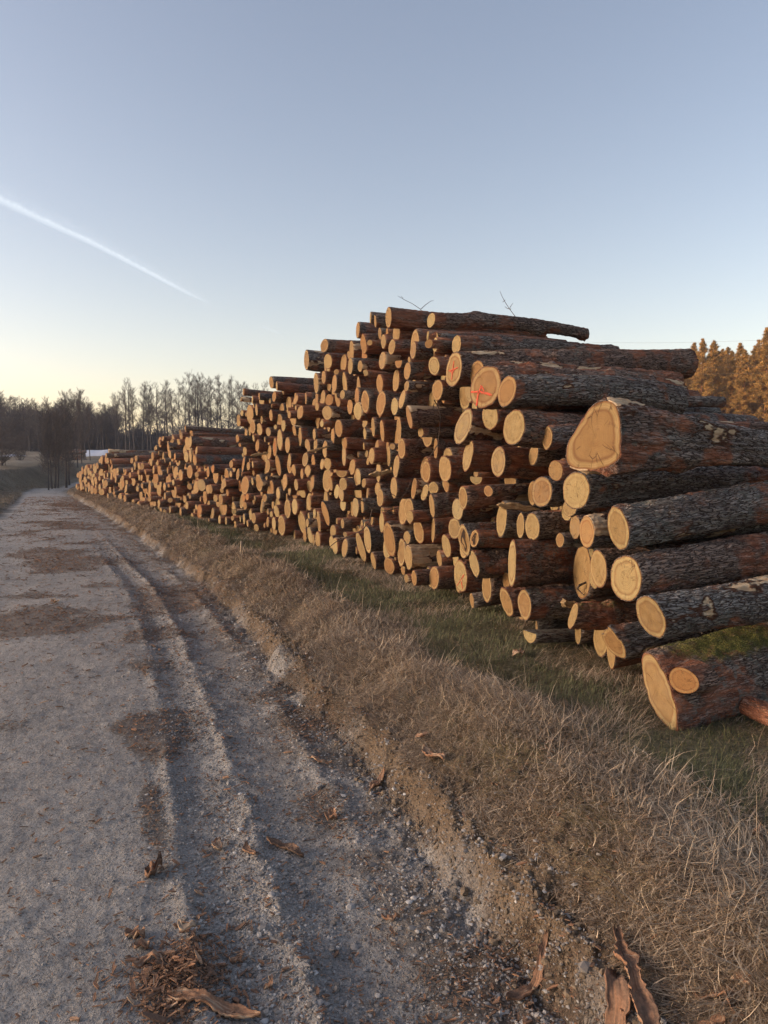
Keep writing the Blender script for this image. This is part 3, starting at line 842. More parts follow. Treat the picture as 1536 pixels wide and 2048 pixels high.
NAMED = {  # key: (full label, short phrase used to point at neighbours)
 'tri': ('biggest log of all, rough flared butt with a rounded triangular brown-hearted cut end', 'the big triangular cut end'),
 'fork': ('mossy forked log lying in the grass at the near right end of the stack', 'the mossy forked log'),
 'speck': ('thick grey log with a speckled round cut end, above the mossy forked log', 'the speckled cut end'),
 'low': ('grey log with a leaning oval cut end resting just behind the mossy forked log', 'the end behind the forked log'),
 'tallov': ('long reddish-barked log with a tall narrow oval cut end near the right edge', 'the tall narrow oval end'),
 'green': ('log with a large greenish yellow round cut end below the triangular one', 'the greenish round end'),
 'orange1': ('small log with an orange-brown oval cut end left of the tall narrow oval end', 'the orange-brown oval end'),
 'smalltwin': ('slim log touching the left side of the orange-brown oval end', 'the slim log by the orange-brown end'),
 'pale1': ('log with a pale upright oval cut end left of the speckled round end', 'the pale oval beside the speckled end'),
 'split': ('short log with a split two-sided cut end half sunk in grass', 'the split end sunk in the grass'),
 'broken': ('short mossy broken log wedged low with its narrow slanted end showing', 'the short mossy broken log'),
 'heartrow': ('log with a brown-hearted, pale-rimmed round end left of the greenish one', 'the brown-hearted round end'),
 'stub': ('small pale stub of a log under the left corner of the triangular end', 'the small pale stub'),
 'rough1': ('log with a ragged cracked oval cut end, right one of a touching pair', 'the ragged cracked oval end'),
 'sliver': ('thick log whose tall sliver-like cut end is seen almost edge-on', 'the tall sliver-like end'),
 'base1': ('bottom log with ringed oval cut end, right one of the two low leaning ovals', 'the right low ringed oval'),
 'base2': ('bottom log with a leaning oval cut end, left one of the two low ovals', 'the left low leaning oval'),
 'redscr': ('low log with a narrow cut end scrawled with thin red paint', 'the low end scrawled with red'),
 'tailcut': ('low log with a pale pointed cut end just right of the red-scrawled end', 'the pale pointed end near the red scrawl'),
 'hollow': ('log with a dark hollow in its twisted cut end above the red-scrawled end', 'the hollow twisted end'),
 'hollow2': ('weathered brown log end touching the right side of the hollow one', 'the weathered end beside the hollow one'),
 'orangechip': ('small log with a chipped orange cut end under the half-round ones', 'the chipped orange end'),
 'halfd': ('log sawn flat on top so its cut end is a pale half round', 'the pale half-round end'),
 'whiteleaf': ('log with a whitish leaf-shaped cut end leaning right, mid stack', 'the whitish leaf-shaped end'),
 'hearted': ('greenish-barked log with a brown heart inside a pale-rimmed oval end', 'the brown-hearted greenish-barked log'),
 'cracked': ('log with a yellow oval cut end showing one vertical crack', 'the oval end with a vertical crack'),
 'knotty': ('log with a brown knot-like heart in its narrow oval end', 'the oval end with a brown knot'),
 'clus': ('middle log of three small ends set one above another', 'the column of three small ends'),
 'pairu': ('upper one of two neighbouring pointed oval ends low in the stack', 'the upper pointed oval'),
 'pairl': ('lower one of two neighbouring pointed oval ends low in the stack', 'the lower pointed oval'),
 'tallgrn': ('log with a tall pale upright oval end near the foot of the stack', 'the tall pale oval near the foot'),
 'leaner': ('bottom log whose long thin cut end leans strongly to the left', 'the long thin leaning end'),
 'twinheart': ('log with a very tall double-lobed cut end near the foot of the stack', 'the tall double-lobed end'),
 'basebrown': ('round bottom log with a brown ringed cut end resting on the grass', 'the round brown bottom end'),
 'creamlog': ('low log with a long stripped cream patch along its bark', 'the cream-stripped log'),
 'baseround': ('bottom log with a yellow-brown oval end left of the red-scrawled one', 'the yellow-brown oval at the foot'),
 'redbig': ('thick log with a reddish round cut end marked with a bold red paint cross', 'the bold red cross'),
 'redx': ('upright oval log end marked with a thin red paint cross', 'the thin red cross'),
 'clean1': ('log with a clean yellow oval end right of the bold red cross', 'the clean oval by the bold cross'),
 'under1': ('log with a yellow oval end right below the bold red cross', 'the oval below the bold red cross'),
 'palebig': ('thick log with big pale oval end between the red cross and the triangular end', 'the big pale oval end'),
 'leafbrown': ('log with a small brownish leaf-shaped cut end left of the triangular one', 'the brownish leaf-shaped end'),
 'tiltlong': ('log with a long pale cut end tilted to the right below the red-marked ends', 'the long tilted end'),
 'top1': ('topmost long log of the tall stack, with a narrow yellow oval end', 'the topmost log'),
 'top2': ('long brown log on the crest with a small round yellow end', 'the small round crest end'),
 'top3': ('log just under the topmost one with a pale stripped patch behind its end', 'the second log from the top'),
 'edge1': ('dark log lying uppermost on the outer left ledge of the tall stack', 'the upper left ledge log'),
 'edge2': ('dark log jutting farthest left from the left ledge of the tall stack', 'the log jutting farthest left'),
 'edge3': ('dark log with round yellow end, right of the lower pair on the left ledge', 'the round end on the left ledge'),
 'stepcut': ('long log with an orange upright oval end directly above the thin red cross', 'the orange oval above the thin cross'),
 'ring1': ('log with an orange-brown oval end left of the thin red cross', 'the oval left of the thin cross'),
 'paleoval': ('log with a very pale upright oval end in the upper left of the tall stack', 'the very pale upright oval'),
 'orange2': ('log with an orange upright oval end below the thin red cross', 'the orange oval below the thin cross'),
 'ringed1': ('log with clear growth rings in its oval end, left upper part of the tall stack', 'the clearly ringed oval'),
 'bigpale': ('log with a big pale oval end just right of the clearly ringed one', 'the pale oval beside the ringed one'),
 'dark1': ('short-looking grey log jutting out with its cut end turned away', 'the grey jutting log'),
 'darkring': ('log with a dark-edged oval end below the grey jutting log', 'the dark-edged oval'),
 'ltop': ('topmost log of the lower left shoulder with an orange round end', 'the left shoulder top log'),
 'redleft': ('log with a narrow end marked by a red paint line in the left shoulder', 'the end with the red line'),
 'palemid': ('log with a plump pale oval end low in the left shoulder', 'the plump pale oval'),
 'basebig': ('thick bottom log at the foot of the left shoulder with a broad yellow end', 'the thick left bottom log'),
 'redfar': ('distant log with its whole cut end painted orange-red, right of the second stack', 'the orange-red painted end'),
 'star': ('distant log with a broad wedge-notched yellow cut end', 'the broad notched end'),
 'birch': ('distant grey-white barked log with a yellow oval end', 'the grey-white barked log'),
 'orfar1': ('upper one of two orange-stained log ends at the foot of the second stack', 'the orange-stained ends'),
 'orfar2': ('lower one of two orange-stained log ends at the foot of the second stack', 'the lower orange-stained end'),
}
for i, l in enumerate(logs): l['i'] = i; l['size'] = l['hpx']*(1 if l['man'] else .55)
# which set-back logs show at all: keep the ones nearest the face first
order = sorted(range(len(logs)), key=lambda i: -(logs[i]['size']+(100 if logs[i]['op'].get('n') else 0)))
NIND = 300
ind = set(order[:NIND])
anch = [l for l in logs if l['op'].get('n') in NAMED and l['i'] in ind]
# labels for the unnamed logs: direction and order from the nearest named one
groups = {}
for i in order[:NIND]:
    l = logs[i]
    if l['op'].get('n') in NAMED: l['label'] = NAMED[l['op']['n']][0]; continue
    if not l['man']: l['share'] = 'set' ; continue
    if l['reg'] == 'G' or l['hpx'] < 15:
        l['share'] = 'far'; continue
    a = min(anch, key=lambda q: (q['px']-l['px'])**2+(q['py']-l['py'])**2)
    dx, dy = l['px']-a['px'], l['py']-a['py']; ang = math.degrees(math.atan2(-dy, dx)) % 360
    k = ['right of', 'up and right of', 'above', 'up and left of', 'left of', 'down and left of', 'below', 'down and right of'][int((ang+22.5)//45) % 8]
    groups.setdefault((a['i'], k), []).append((math.hypot(dx, dy), l, a))
ORD = ['nearest', 'second', 'third', 'fourth', 'fifth', 'sixth', 'seventh', 'eighth', 'ninth', 'tenth', 'eleventh', 'twelfth']
for (ai, k), L_ in groups.items():
    L_.sort(key=lambda q: q[0])
    for j, (dd, l, a) in enumerate(L_):
        shape = 'half-round' if l['op'].get('h') else 'narrow' if l['wpx']/l['hpx'] < .27 else 'oval' if l['wpx']/l['hpx'] < .62 else 'round'
        size = 'small' if l['hpx'] < 24 else 'medium' if l['hpx'] < 42 else 'large'
        col_ = 'orange ' if l['op'].get('o', 0) >= .3 else ''
        o_ = '' if len(L_) == 1 else (ORD[j]+' ')
        l['label'] = f"{size} {col_}{shape} log end, {o_}{k} {NAMED[a['op']['n']][1]}"; 
        if len(l['label'].split()) > 16: print('LONG', l['label'])

def paint_strip(parent, pts, w, B, name='paint_mark'):
    """a brushed line on a cut end, points in units of the log radius"""
    pts = np.array(pts, float); n = 14; t = np.linspace(0, len(pts)-1, n*(len(pts)-1)+1)
    q = np.stack([np.interp(t, np.arange(len(pts)), pts[:, i]) for i in range(2)], 1)*B['R']
    d = np.gradient(q, axis=0); d /= np.linalg.norm(d, axis=1, keepdims=True)+1e-9; nn = np.stack([-d[:, 1], d[:, 0]], 1)
    rnd = np.random.default_rng(len(pts)*7+int(w*1000)); ww = w*B['R']*(.75+.5*rnd.random((len(q), 2)))*np.minimum(1, (np.minimum(np.arange(len(q)), len(q)-1-np.arange(len(q)))+1)/3)[:, None]
    A_ = q+nn*ww[:, :1]; C_ = q-nn*ww[:, 1:]
    P = np.concatenate([A_, C_]); z = B['kx']*P[:, 0]+B['ky']*P[:, 1]
    top = np.column_stack([P, z-.0075]); bot = np.column_stack([P, z-.002]); V = np.concatenate([top, bot]); m = len(q); k = np.arange(m-1)
    Q = np.concatenate([np.stack([k, k+1, m+k+1, m+k], -1), np.stack([k, 2*m+k, 2*m+k+1, k+1], -1), np.stack([m+k, m+k+1, 3*m+k+1, 3*m+k], -1)])
    me = mesh_np(name, V, Q, mat=PAINT); return link(name, me, parent)

HOLE = simple('hollow_shade', (.035, .02, .012), .95, .5, 30)  # dark disc on the cut face, shade of a hollow put into its colour
stuff = []; nverts = 0
LOGOBJ = {}
for l in logs:
    i = l['i']
    if i in ind:
        lod = 0 if l['hpx'] > 48 or (l['op'].get('n') in ('top1', 'top2', 'top3', 'stepcut', 'broken')) else 1 if l['hpx'] > 17 else 2
        if not l['man'] and lod == 0: lod = 1
        B = build_log(l, i, lod); nm = 'log'
        tintv = np.full(len(B['V']), B['btint']); pv = np.full(len(B['V']), B['peel'])
        me = mesh_np(nm, B['V'], B['Q'], B['T'], BARK, True, dict(lc=B['LC'], tint=tintv, peel=pv, moss=B['ms']))
        o = link(nm, me); o.matrix_world = Matrix(B['M'].tolist()); nverts += len(B['V']); LOGOBJ[i] = (o, B)
        ce = mesh_np('cut_end', B['CV'], B['CQ'], B['CT'], CUT, True, dict(ec=B['EC'], rr=B['rr'], tint=np.full(len(B['CV']), B['tint']), warm=np.full(len(B['CV']), B['warm'])))
        c = link('cut_end', ce, o)
        if l.get('share') == 'set': tag(o, 'log lying back between the cut ends so that only part of it shows', 'log', 'logs set back in the stacks')
        elif l.get('share') == 'far': tag(o, 'small distant log with a sawn end in the far lower stacks', 'log', 'logs of the far lower stacks')
        else: tag(o, l['label'], 'log', 'sawn logs of the long stack')
        p = l['op'].get('paint')
        if p == 'x': paint_strip(c, [(-.55, .05), (-.1, 0), (.6, -.02)], .035, B); paint_strip(c, [(.05, .5), (.08, 0), (.1, -.6)], .04, B); paint_strip(c, [(.35, -.05), (.1, -.22), (-.15, 0)], .03, B)
        if p == 'big': paint_strip(c, [(.92, -.18), (.3, -.22), (-.5, -.42)], .055, B); paint_strip(c, [(.25, .02), (.42, -.4), (.45, -.88)], .05, B); paint_strip(c, [(.3, .1), (.1, -.1), (.0, -.3)], .03, B)
        if p == 'scr': paint_strip(c, [(.6, -.75), (-.1, -.2), (-.62, .22), (-.2, -.35), (-.35, -.8), (-.1, -.35)], .018, B)
        if p == 'line': paint_strip(c, [(-.2, .6), (.1, .2), (-.15, -.1), (.1, -.5)], .06, B)
        if l['op'].get('n') in ('hollow', 'hollow2'):
            th = np.arange(24)*2*PI/24; rr = 1+.25*np.cos(3*th)+.12*np.cos(5*th+1); X = np.cos(th)*rr*.38*B['R']; Y = np.sin(th)*rr*.62*B['R']
            zz = B['kx']*X+B['ky']*Y; V = np.concatenate([np.column_stack([X, Y, zz-.008]), np.column_stack([X*.6, Y*.6, zz-.004]), [[0, 0, -.0035]]]); k = np.arange(24); k2 = (k+1) % 24
            link('hollow', mesh_np('hollow', V, np.stack([k, k+24, k2+24, k2], -1), np.stack([k+24, np.full(24, 48), k2+24], -1), HOLE), c)
    else: stuff.append(l)
# side branch stub of the forked log
for l in logs:
    if l['op'].get('n') == 'fork':
        o, B = LOGOBJ[l['i']]; Mi = np.linalg.inv(B['M'])
        px, py = 1000+1052/2.866, 900+1322/2.866; r = ray(px, py); t = l['dep']*.962
        Cw = np.array([r[0]*t, r[1]*t, EYE+r[2]*t]); dw = np.array([.74, .66, -.08]); dw /= np.linalg.norm(dw)
        Rb = .5*165/2.866/F*l['dep']; na = 40; th = np.arange(na)*2*PI/na; prof = 1+.05*np.cos(2*th+.5)+.03*np.cos(3*th)
        u = np.cross(dw, [0, 0, 1]); u /= np.linalg.norm(u); v = np.cross(u, dw); v *= .88
        zs = np.linspace(0, .20, 24); V = np.concatenate([Cw+dw*z_+(np.cos(th)[:, None]*u+np.sin(th)[:, None]*v)*(prof*Rb*(1.02+.30*(z_/.2)**2))[:, None] for z_ in zs])
        Vl = (np.column_stack([V, np.ones(len(V))])@Mi.T)[:, :3]
        b = (np.arange(23)*na)[:, None]; k = np.arange(na); k2 = (k+1) % na; Q = np.stack([b+k, b+k+na, b+k2+na, b+k2], -1).reshape(-1, 4)
        me = mesh_np('branch_stub', Vl, Q, mat=BARK, attrs=dict(lc=Vl+13, tint=np.full(len(V), .1), peel=np.zeros(len(V)), moss=np.zeros(len(V))))
        sb = link('branch_stub', me, o); sb['label'] = 'sawn side branch of the fork showing its rings'
        rings = [Cw-dw*.002+(np.cos(th)[:, None]*u+np.sin(th)[:, None]*v)*(prof*Rb*f_)[:, None] for f_ in (1, .6, .3)]+[(Cw-dw*.002)[None]]
        V = np.concatenate(rings); Vl = (np.column_stack([V, np.ones(len(V))])@Mi.T)[:, :3]; rr = np.array([1.]*na+[.6]*na+[.3]*na+[0])
        Q = np.concatenate([np.stack([j*na+k, j*na+k2, j*na+k2+na, j*na+k+na], -1) for j in range(2)]); T = np.stack([2*na+k, 2*na+k2, np.full(na, 3*na)], -1)
        EC = np.column_stack([np.concatenate([np.cos(th), np.cos(th)*.6, np.cos(th)*.3, [0]]), np.concatenate([np.sin(th), np.sin(th)*.6, np.sin(th)*.3, [0]]), np.full(3*na+1, 5.)])
        link('cut_end', mesh_np('cut_end', Vl, Q, T, CUT, True, dict(ec=EC, rr=rr, tint=np.full(len(V), 1.), warm=np.full(len(V), .3))), sb)
# the rest of the logs, past the three hundred that show largest
VV, QQ, TT, off = [], [], [], 0; A1 = dict(lc=[], tint=[], peel=[], moss=[]); CVs, CQs, CTs, coff = [], [], [], 0; A2 = dict(ec=[], rr=[], tint=[], warm=[])
for l in stuff:
    B = build_log(l, l['i'], 1 if l['hpx'] > 45 else 2 if l['hpx'] > 14 else 3)
    def W(V): return (np.column_stack([V, np.ones(len(V))])@B['M'].T)[:, :3]
    VV.append(W(B['V'])); QQ.append(B['Q']+off); TT.append(B['T']+off); off += len(B['V'])
    A1['lc'].append(B['LC']); A1['tint'].append(np.full(len(B['V']), B['btint'])); A1['peel'].append(np.full(len(B['V']), B['peel'])); A1['moss'].append(B['ms'])
    CVs.append(W(B['CV'])); CQs.append(B['CQ']+coff); CTs.append(B['CT']+coff); coff += len(B['CV'])
    A2['ec'].append(B['EC']); A2['rr'].append(B['rr']); A2['tint'].append(np.full(len(B['CV']), B['tint'])); A2['warm'].append(np.full(len(B['CV']), B['warm']))
o = link('log_heap', mesh_np('log_heap', np.concatenate(VV), np.concatenate(QQ), np.concatenate(TT), BARK, True, {k: np.concatenate(v) for k, v in A1.items()}))
tag(o, 'hundreds of smaller and half hidden logs filling the stacks between the larger ends', 'logs', kind='stuff')
c = link('cut_end', mesh_np('cut_end', np.concatenate(CVs), np.concatenate(CQs), np.concatenate(CTs), CUT, True, {k: np.concatenate(v) for k, v in A2.items()}), o)
c['kind'] = 'stuff'
print('logs', len(ind), 'stuff', len(stuff), 'verts', nverts)
# ------------------------------------------------------------ ground and road
def polar_grid():
    r = [.15]
    while r[-1] < 330: r.append(r[-1]*(1.0058 if 1.9 < r[-1] < 30 else 1.012 if 30 <= r[-1] < 90 else 1.035)+(0 if r[-1] > .3 else .08))
    r = np.array(r); a = np.concatenate([np.linspace(-180, -36, 70)[:-1], np.linspace(-36, 36, 620), np.linspace(36, 180, 70)[1:]])
    return r, np.radians(a)
r, a = polar_grid(); RR, AA = np.meshgrid(r, a, indexing='ij'); GX = RR*np.sin(AA); GY = RR*np.cos(AA)
GZ = terrain(GX, GY); U = ucoord(GX, GY)
nr, na = GX.shape; idx = np.arange(nr*na).reshape(nr, na)
Qg = np.stack([idx[:-1, :-1], idx[:-1, 1:], idx[1:, 1:], idx[1:, :-1]], -1).reshape(-1, 4)
ucen = U[:-1, :-1].reshape(-1)+.05*noise(P3(GX[:-1, :-1]*2, GY[:-1, :-1]*2, 0), 77).reshape(-1); ycen = GY[:-1, :-1].reshape(-1)
isroad = (ucen < .03) & (ucen > -4.1) & (ycen > -40) & (ycen < 100)
# loose zones: gravel strips, mud, bark litter
def zone_litter(x, y):
    u = ucoord(x, y); n = fbm(P3(x*1.3, y*1.3, 4), 4, 91)
    blobs = [(-1.38, 2.45, .16, .45), (-1.36, 4.0, .12, .7), (-2.15, 9.3, .75, 1.4), (-1.3, 8.0, .5, 1.0), (-.35, 4.0, .35, .5), (-.2, 5.3, .3, .5), (-1.3, 5.0, .2, .7), (-2.0, 15, 1.0, 2.2), (-2.0, 23, .9, 3), (-1.6, 33, 1.1, 4), (-.7, 11, .9, 2.0), (.6, 2.2, .4, .35), (-.15, 2.4, .2, .5)]
    v = 0
    for bu, by, su, sy in blobs: v = np.maximum(v, np.exp(-((u-bu)/su)**2-((y-by)/sy)**2))
    return np.clip(v*1.35+n*.85-.34, 0, 1)
LIT = zone_litter(GX, GY).reshape(-1); Uf = U.reshape(-1)
GV = np.stack([GX, GY, GZ], -1).reshape(-1, 3)
def sub(mask, name, mat):
    q = Qg[mask]; used, inv = np.unique(q, return_inverse=True); q = inv.reshape(-1, 4)
    me = mesh_np(name, GV[used], q, mat=mat, attrs=dict(u=Uf[used], litter=LIT[used])); return link(name, me)
def mat_ground():
    m = NT('earth_gravel_and_turf'); g = m.new('ShaderNodeNewGeometry').outputs['Position']; u = m.attr('u', 'Fac'); lit = m.attr('litter', 'Fac')
    n1 = m.noise(g, 1.1, 5, .6); n2 = m.noise(g, 9, 5, .65); n3 = m.noise(g, 70, 4, .7); un = m.math('ADD', u, m.math('MULTIPLY', m.math('SUBTRACT', n1, .5), .5))
    grit = m.ramp(m.math('ADD', m.math('MULTIPLY', n3, .6), m.math('MULTIPLY', n2, .4)), [(.32, (.16, .152, .147)), (.5, (.32, .31, .302)), (.68, (.46, .45, .44))])
    big = m.ramp(n1, [(.3, (.78, .77, .76)), (.7, (1.12, 1.08, 1.03))]); grit = m.mix(1, grit, big, 'MULTIPLY')
    # pebbles pressed in the surface
    vc = m.vor(g, 55, 'F1', 'Color'); vd = m.vor(g, 55, 'F1'); cs = m.sep(vc)
    peb = m.math('MULTIPLY', m.map(vd, .42, .30), m.map(cs[0], .45, .55)); pc = m.ramp(cs[1], [(.0, (.15, .13, .12)), (.5, (.29, .27, .25)), (1, (.50, .48, .46))])
    zone = m.math('MULTIPLY', m.map(un, -1.45, -1.2), m.map(un, .05, -.1)); zone = m.math('MAXIMUM', m.math('MULTIPLY', zone, .9), .28)
    col = m.mix(m.math('MULTIPLY', peb, zone), grit, pc)
    vc2 = m.vor(g, 130, 'F1', 'Color'); vd2 = m.vor(g, 130, 'F1'); c2 = m.sep(vc2); peb2 = m.math('MULTIPLY', m.map(vd2, .45, .3), m.map(c2[0], .55, .65))
    col = m.mix(m.math('MULTIPLY', peb2, .55), col, m.ramp(c2[1], [(0, (.09, .08, .07)), (.5, (.27, .24, .22)), (1, (.52, .49, .46))]))
    # damp brown mud between the ruts and the bank
    mud = m.math('MULTIPLY', m.map(un, -.75, -.25), m.map(m.noise(g, 2.3, 4), .40, .58)); col = m.mix(m.math('MULTIPLY', mud, .75), col, m.ramp(n2, [(.3, (.075, .053, .036)), (.7, (.17, .13, .095))]))
    # earth of the bank
    ec = m.ramp(m.math('ADD', m.math('MULTIPLY', n2, .5), m.math('MULTIPLY', n3, .5)), [(.3, (.06, .038, .024)), (.5, (.15, .105, .068)), (.7, (.25, .19, .13))])
    col = m.mix(m.map(un, -.14, .04), col, ec)
    # turf soil under the grass
    tc = m.ramp(m.noise(g, 22, 5, .7), [(.3, (.07, .058, .032)), (.55, (.16, .13, .08)), (.75, (.26, .21, .14))])
    col = m.mix(m.map(un, .12, .42), col, tc)
    dist = m.new('ShaderNodeVectorMath', operation='LENGTH'); m.put(dist.inputs[0], g); fr_ = m.map(dist.outputs['Value'], 45, 75); gr = m.math('MULTIPLY', m.math('MULTIPLY', m.map(un, .75, 1.15), m.map(m.noise(g, .35, 3), .35, .6)), m.map(fr_, 0, 1, 1, .35)); col = m.mix(m.math('MULTIPLY', gr, .45), col, (.050, .060, .020))
    lf = m.map(un, -3.6, -4.3); col = m.mix(lf, col, m.ramp(m.noise(g, 1.1, 6, .75), [(.35, (.05, .042, .026)), (.5, (.11, .09, .06)), (.65, (.20, .165, .12))]))
    fcol = m.ramp(m.math('ADD', m.math('MULTIPLY', m.noise(m.scale(g, (1, 1, 0)), .16, 5, .7), .7), m.math('MULTIPLY', n2, .3)), [(.36, (.07, .055, .04)), (.48, (.15, .12, .085)), (.58, (.20, .175, .135)), (.66, (.30, .27, .23))]); om = m.math('MAXIMUM', m.map(un, .3, .8), lf); col = m.mix(m.math('MULTIPLY', m.math('MULTIPLY', fr_, om), .85), col, fcol)
    # crumbs of bark
    ln = m.noise(m.scale(g, (1, 2.2, 1)), 42, 5, .7); lm = m.map(m.math('ADD', lit, m.math('MULTIPLY', m.math('SUBTRACT', ln, .5), 2.2)), .42, .62)
    lc_ = m.ramp(m.noise(g, 55, 3, .7), [(.3, (.06, .042, .03)), (.55, (.15, .095, .062)), (.75, (.28, .15, .09))])
    col = m.mix(m.math('MULTIPLY', lm, .5), col, lc_)
    h = m.math('ADD', m.math('MULTIPLY', n3, .5), m.math('ADD', m.math('MULTIPLY', m.math('MULTIPLY', peb, zone), .7), m.math('MULTIPLY', m.noise(g, 28, 5, .7), .9)))
    pit = m.map(m.noise(m.scale(g, (1, 1.6, 1)), 34, 4, .75), .40, .34); col = m.mix(m.math('MULTIPLY', pit, .7), col, (.055, .043, .036)); h = m.math('ADD', h, m.math('MULTIPLY', peb2, .25)); h = m.math('ADD', h, m.math('MULTIPLY', lm, ln))  # pits are dark specks only, shade of small holes put into the colour
    return m.out(col, m.bump(h, .024, 1.0), .93)
GM = mat_ground()
tag(sub(isroad, 'dirt_road', GM), kind='structure'); tag(sub(~isroad, 'ground', GM), kind='structure')

def tz(x, y): return terrain(x, y, False)

# ------------------------------------------------------------ grass
def blades(x, y, z, length, width, lean, azim, droop, tint):
    """curved ribbons of seven vertices"""
    n = len(x); t = np.array([0, .35, .7, 1.]); d = np.stack([np.cos(azim), np.sin(azim)], 1); side = np.stack([-d[:, 1], d[:, 0]], 1)
    a0 = lean; pts = [np.stack([x, y, z], 1)]
    seg = length/3
    cur = pts[0]
    curl = RNG.normal(0, .55, n)
    for k in range(3):
        dk = np.stack([np.cos(azim+curl*k), np.sin(azim+curl*k)], 1); ang = a0+droop*(k+.5)/3; st = np.concatenate([dk*np.sin(ang)[:, None], np.cos(ang)[:, None]], 1)*seg[:, None]; cur = cur+st; pts.append(cur)
    V = []
    wv = (1, .8, .5)
    for k in range(3):
        s = np.concatenate([side*(width*wv[k]*.5)[:, None], np.zeros((n, 1))], 1); V += [pts[k]-s, pts[k]+s]
    V.append(pts[3]); V = np.stack(V, 1).reshape(-1, 3); b = (np.arange(n)*7)[:, None]
    Q = np.concatenate([b+[0, 1, 3, 2], b+[2, 3, 5, 4]], 0); T = b+[4, 5, 6]
    return V, Q, T, np.repeat(tint, 7)
def mat_blade(name, stops):
    m = NT(name); t = m.attr('tint', 'Fac'); g = m.new('ShaderNodeNewGeometry').outputs['Position']
    f = m.math('ADD', m.math('MULTIPLY', t, .75), m.math('MULTIPLY', m.noise(g, 1.7, 3), .3)); c = m.ramp(f, stops)
    return m.out(c, None, .75)
DRY = mat_blade('dry_grass', [(.10, (.055, .036, .023)), (.35, (.18, .125, .082)), (.60, (.36, .27, .19)), (.88, (.58, .47, .34))])
GRN = mat_blade('green_grass', [(.1, (.034, .040, .017)), (.4, (.088, .094, .042)), (.65, (.16, .158, .078)), (.9, (.32, .28, .16))])
def logY(n, a, b): return np.exp(RNG.uniform(math.log(a), math.log(b), n))
def xfromu(u, y):
    sl = (footS(y+.3)-footS(y-.3))/.6; return footS(y)+np.where(u < 0, u/narrow(y), u)*np.sqrt(1+sl*sl)
def wfac(y): return np.maximum(1, (y/4.)**.8)
# dead matted grass hanging over the bank
n = 330000; y = logY(n, 1.45, 48); u = RNG.beta(1.0, 1.45, n)*.98+.05+.10*noise(P3(y*1.1, 0*y, 2), 5); x = xfromu(u, y)
cl = noise(P3(x*2.6, y*2.6, 2), 88); keep = (RNG.random(n) < .62+.7*cl+.25*(u > .12)+.2*(u < .4)-.35*(u < .08)) & (np.abs(x) < y*.75+1.2); x, y, u, cl = x[keep], y[keep], u[keep], cl[keep]; n = len(x)
swirl = noise(P3(x*1.4, y*1.4, 8), 66)*2.6; az = np.where(RNG.random(n) < .5, math.pi+.35+swirl, RNG.uniform(0, 6.28, n))
V1, Q1, T1, t1 = blades(x, y, tz(x, y)+RNG.uniform(0, 1, n)**1.5*(.05+.05*np.clip(cl+.3, 0, 1))*np.clip((u+.0)*3, .15, 1), RNG.gamma(5, .0155, n)*(.7+.5*np.clip(cl+.5, 0, 1))*np.clip(.62+u, .6, 1.1), RNG.uniform(.0018, .0048, n)*wfac(y), np.clip(RNG.normal(1.38, .28, n), .3, 1.75), np.where(RNG.random(n) < .35, RNG.uniform(0, 6.28, n), az), RNG.uniform(-.6, .7, n), np.clip(RNG.normal(.50, .3, n)+.12*cl, 0, 1))
tag(link('dry_grass', mesh_np('dry_grass', V1, Q1, T1, DRY, True, dict(tint=t1))), 'dead matted brown grass hanging over the road bank', 'grass', kind='stuff')
# a few taller stalks
n = 800; y = logY(n, 1.6, 22); u = RNG.uniform(.3, 1.05, n); x = xfromu(u, y)
V1, Q1, T1, t1 = blades(x, y, tz(x, y), RNG.uniform(.16, .34, n), RNG.uniform(.0015, .0025, n)*wfac(y), RNG.uniform(.0, .7, n), RNG.uniform(0, 6.28, n), RNG.uniform(0, .6, n), RNG.uniform(.5, 1, n))
tag(link('grass_stalks', mesh_np('grass_stalks', V1, Q1, T1, DRY, True, dict(tint=t1))), 'thin dead stalks standing out of the matted grass', 'grass', kind='stuff')
# short turf between bank and logs
n = 260000; y = logY(n, 2.0, 50); u = RNG.uniform(.8, 4.6, n); x = xfromu(u, y)
stack_u = np.interp(y, FACE[:, 1], FACE[:, 0])-x
keep = (stack_u > -.55) & (np.abs(x) < y*.75+1.2); x, y, u = x[keep], y[keep], u[keep]; n = len(x)
dryp = sstep(-.15, .25, fbm(P3(x*.9, y*.9, 6), 3, 14)+.5*sstep(1.5, 2.1, u)-.45*(1-sstep(1.35, 1.7, u))-.05)
isdry = RNG.random(n) < dryp*.85+.06
for nm, msk, mt in (('green_grass', ~isdry, GRN), ('pale_grass', isdry, DRY)):
    xx, yy = x[msk], y[msk]; k = len(xx); dr = nm == 'pale_grass'
    V1, Q1, T1, t1 = blades(xx, yy, tz(xx, yy), RNG.gamma(5, .016 if dr else .010, k), RNG.uniform(.0016, .003, k)*wfac(yy), RNG.uniform(.5, 1.4, k) if dr else RNG.uniform(0, 1.1, k), noise(P3(xx*1.7, yy*1.7, 3), 6)*3+RNG.normal(0, .9, k), RNG.uniform(.2, 1, k), np.clip(RNG.normal(.5 if dr else .42, .2, k), 0, 1))
    tag(link(nm, mesh_np(nm, V1, Q1, T1, mt, True, dict(tint=t1))), 'short '+('pale dead grass tufts' if dr else 'green grass')+' growing between the road bank and the logs', 'grass', kind='stuff')
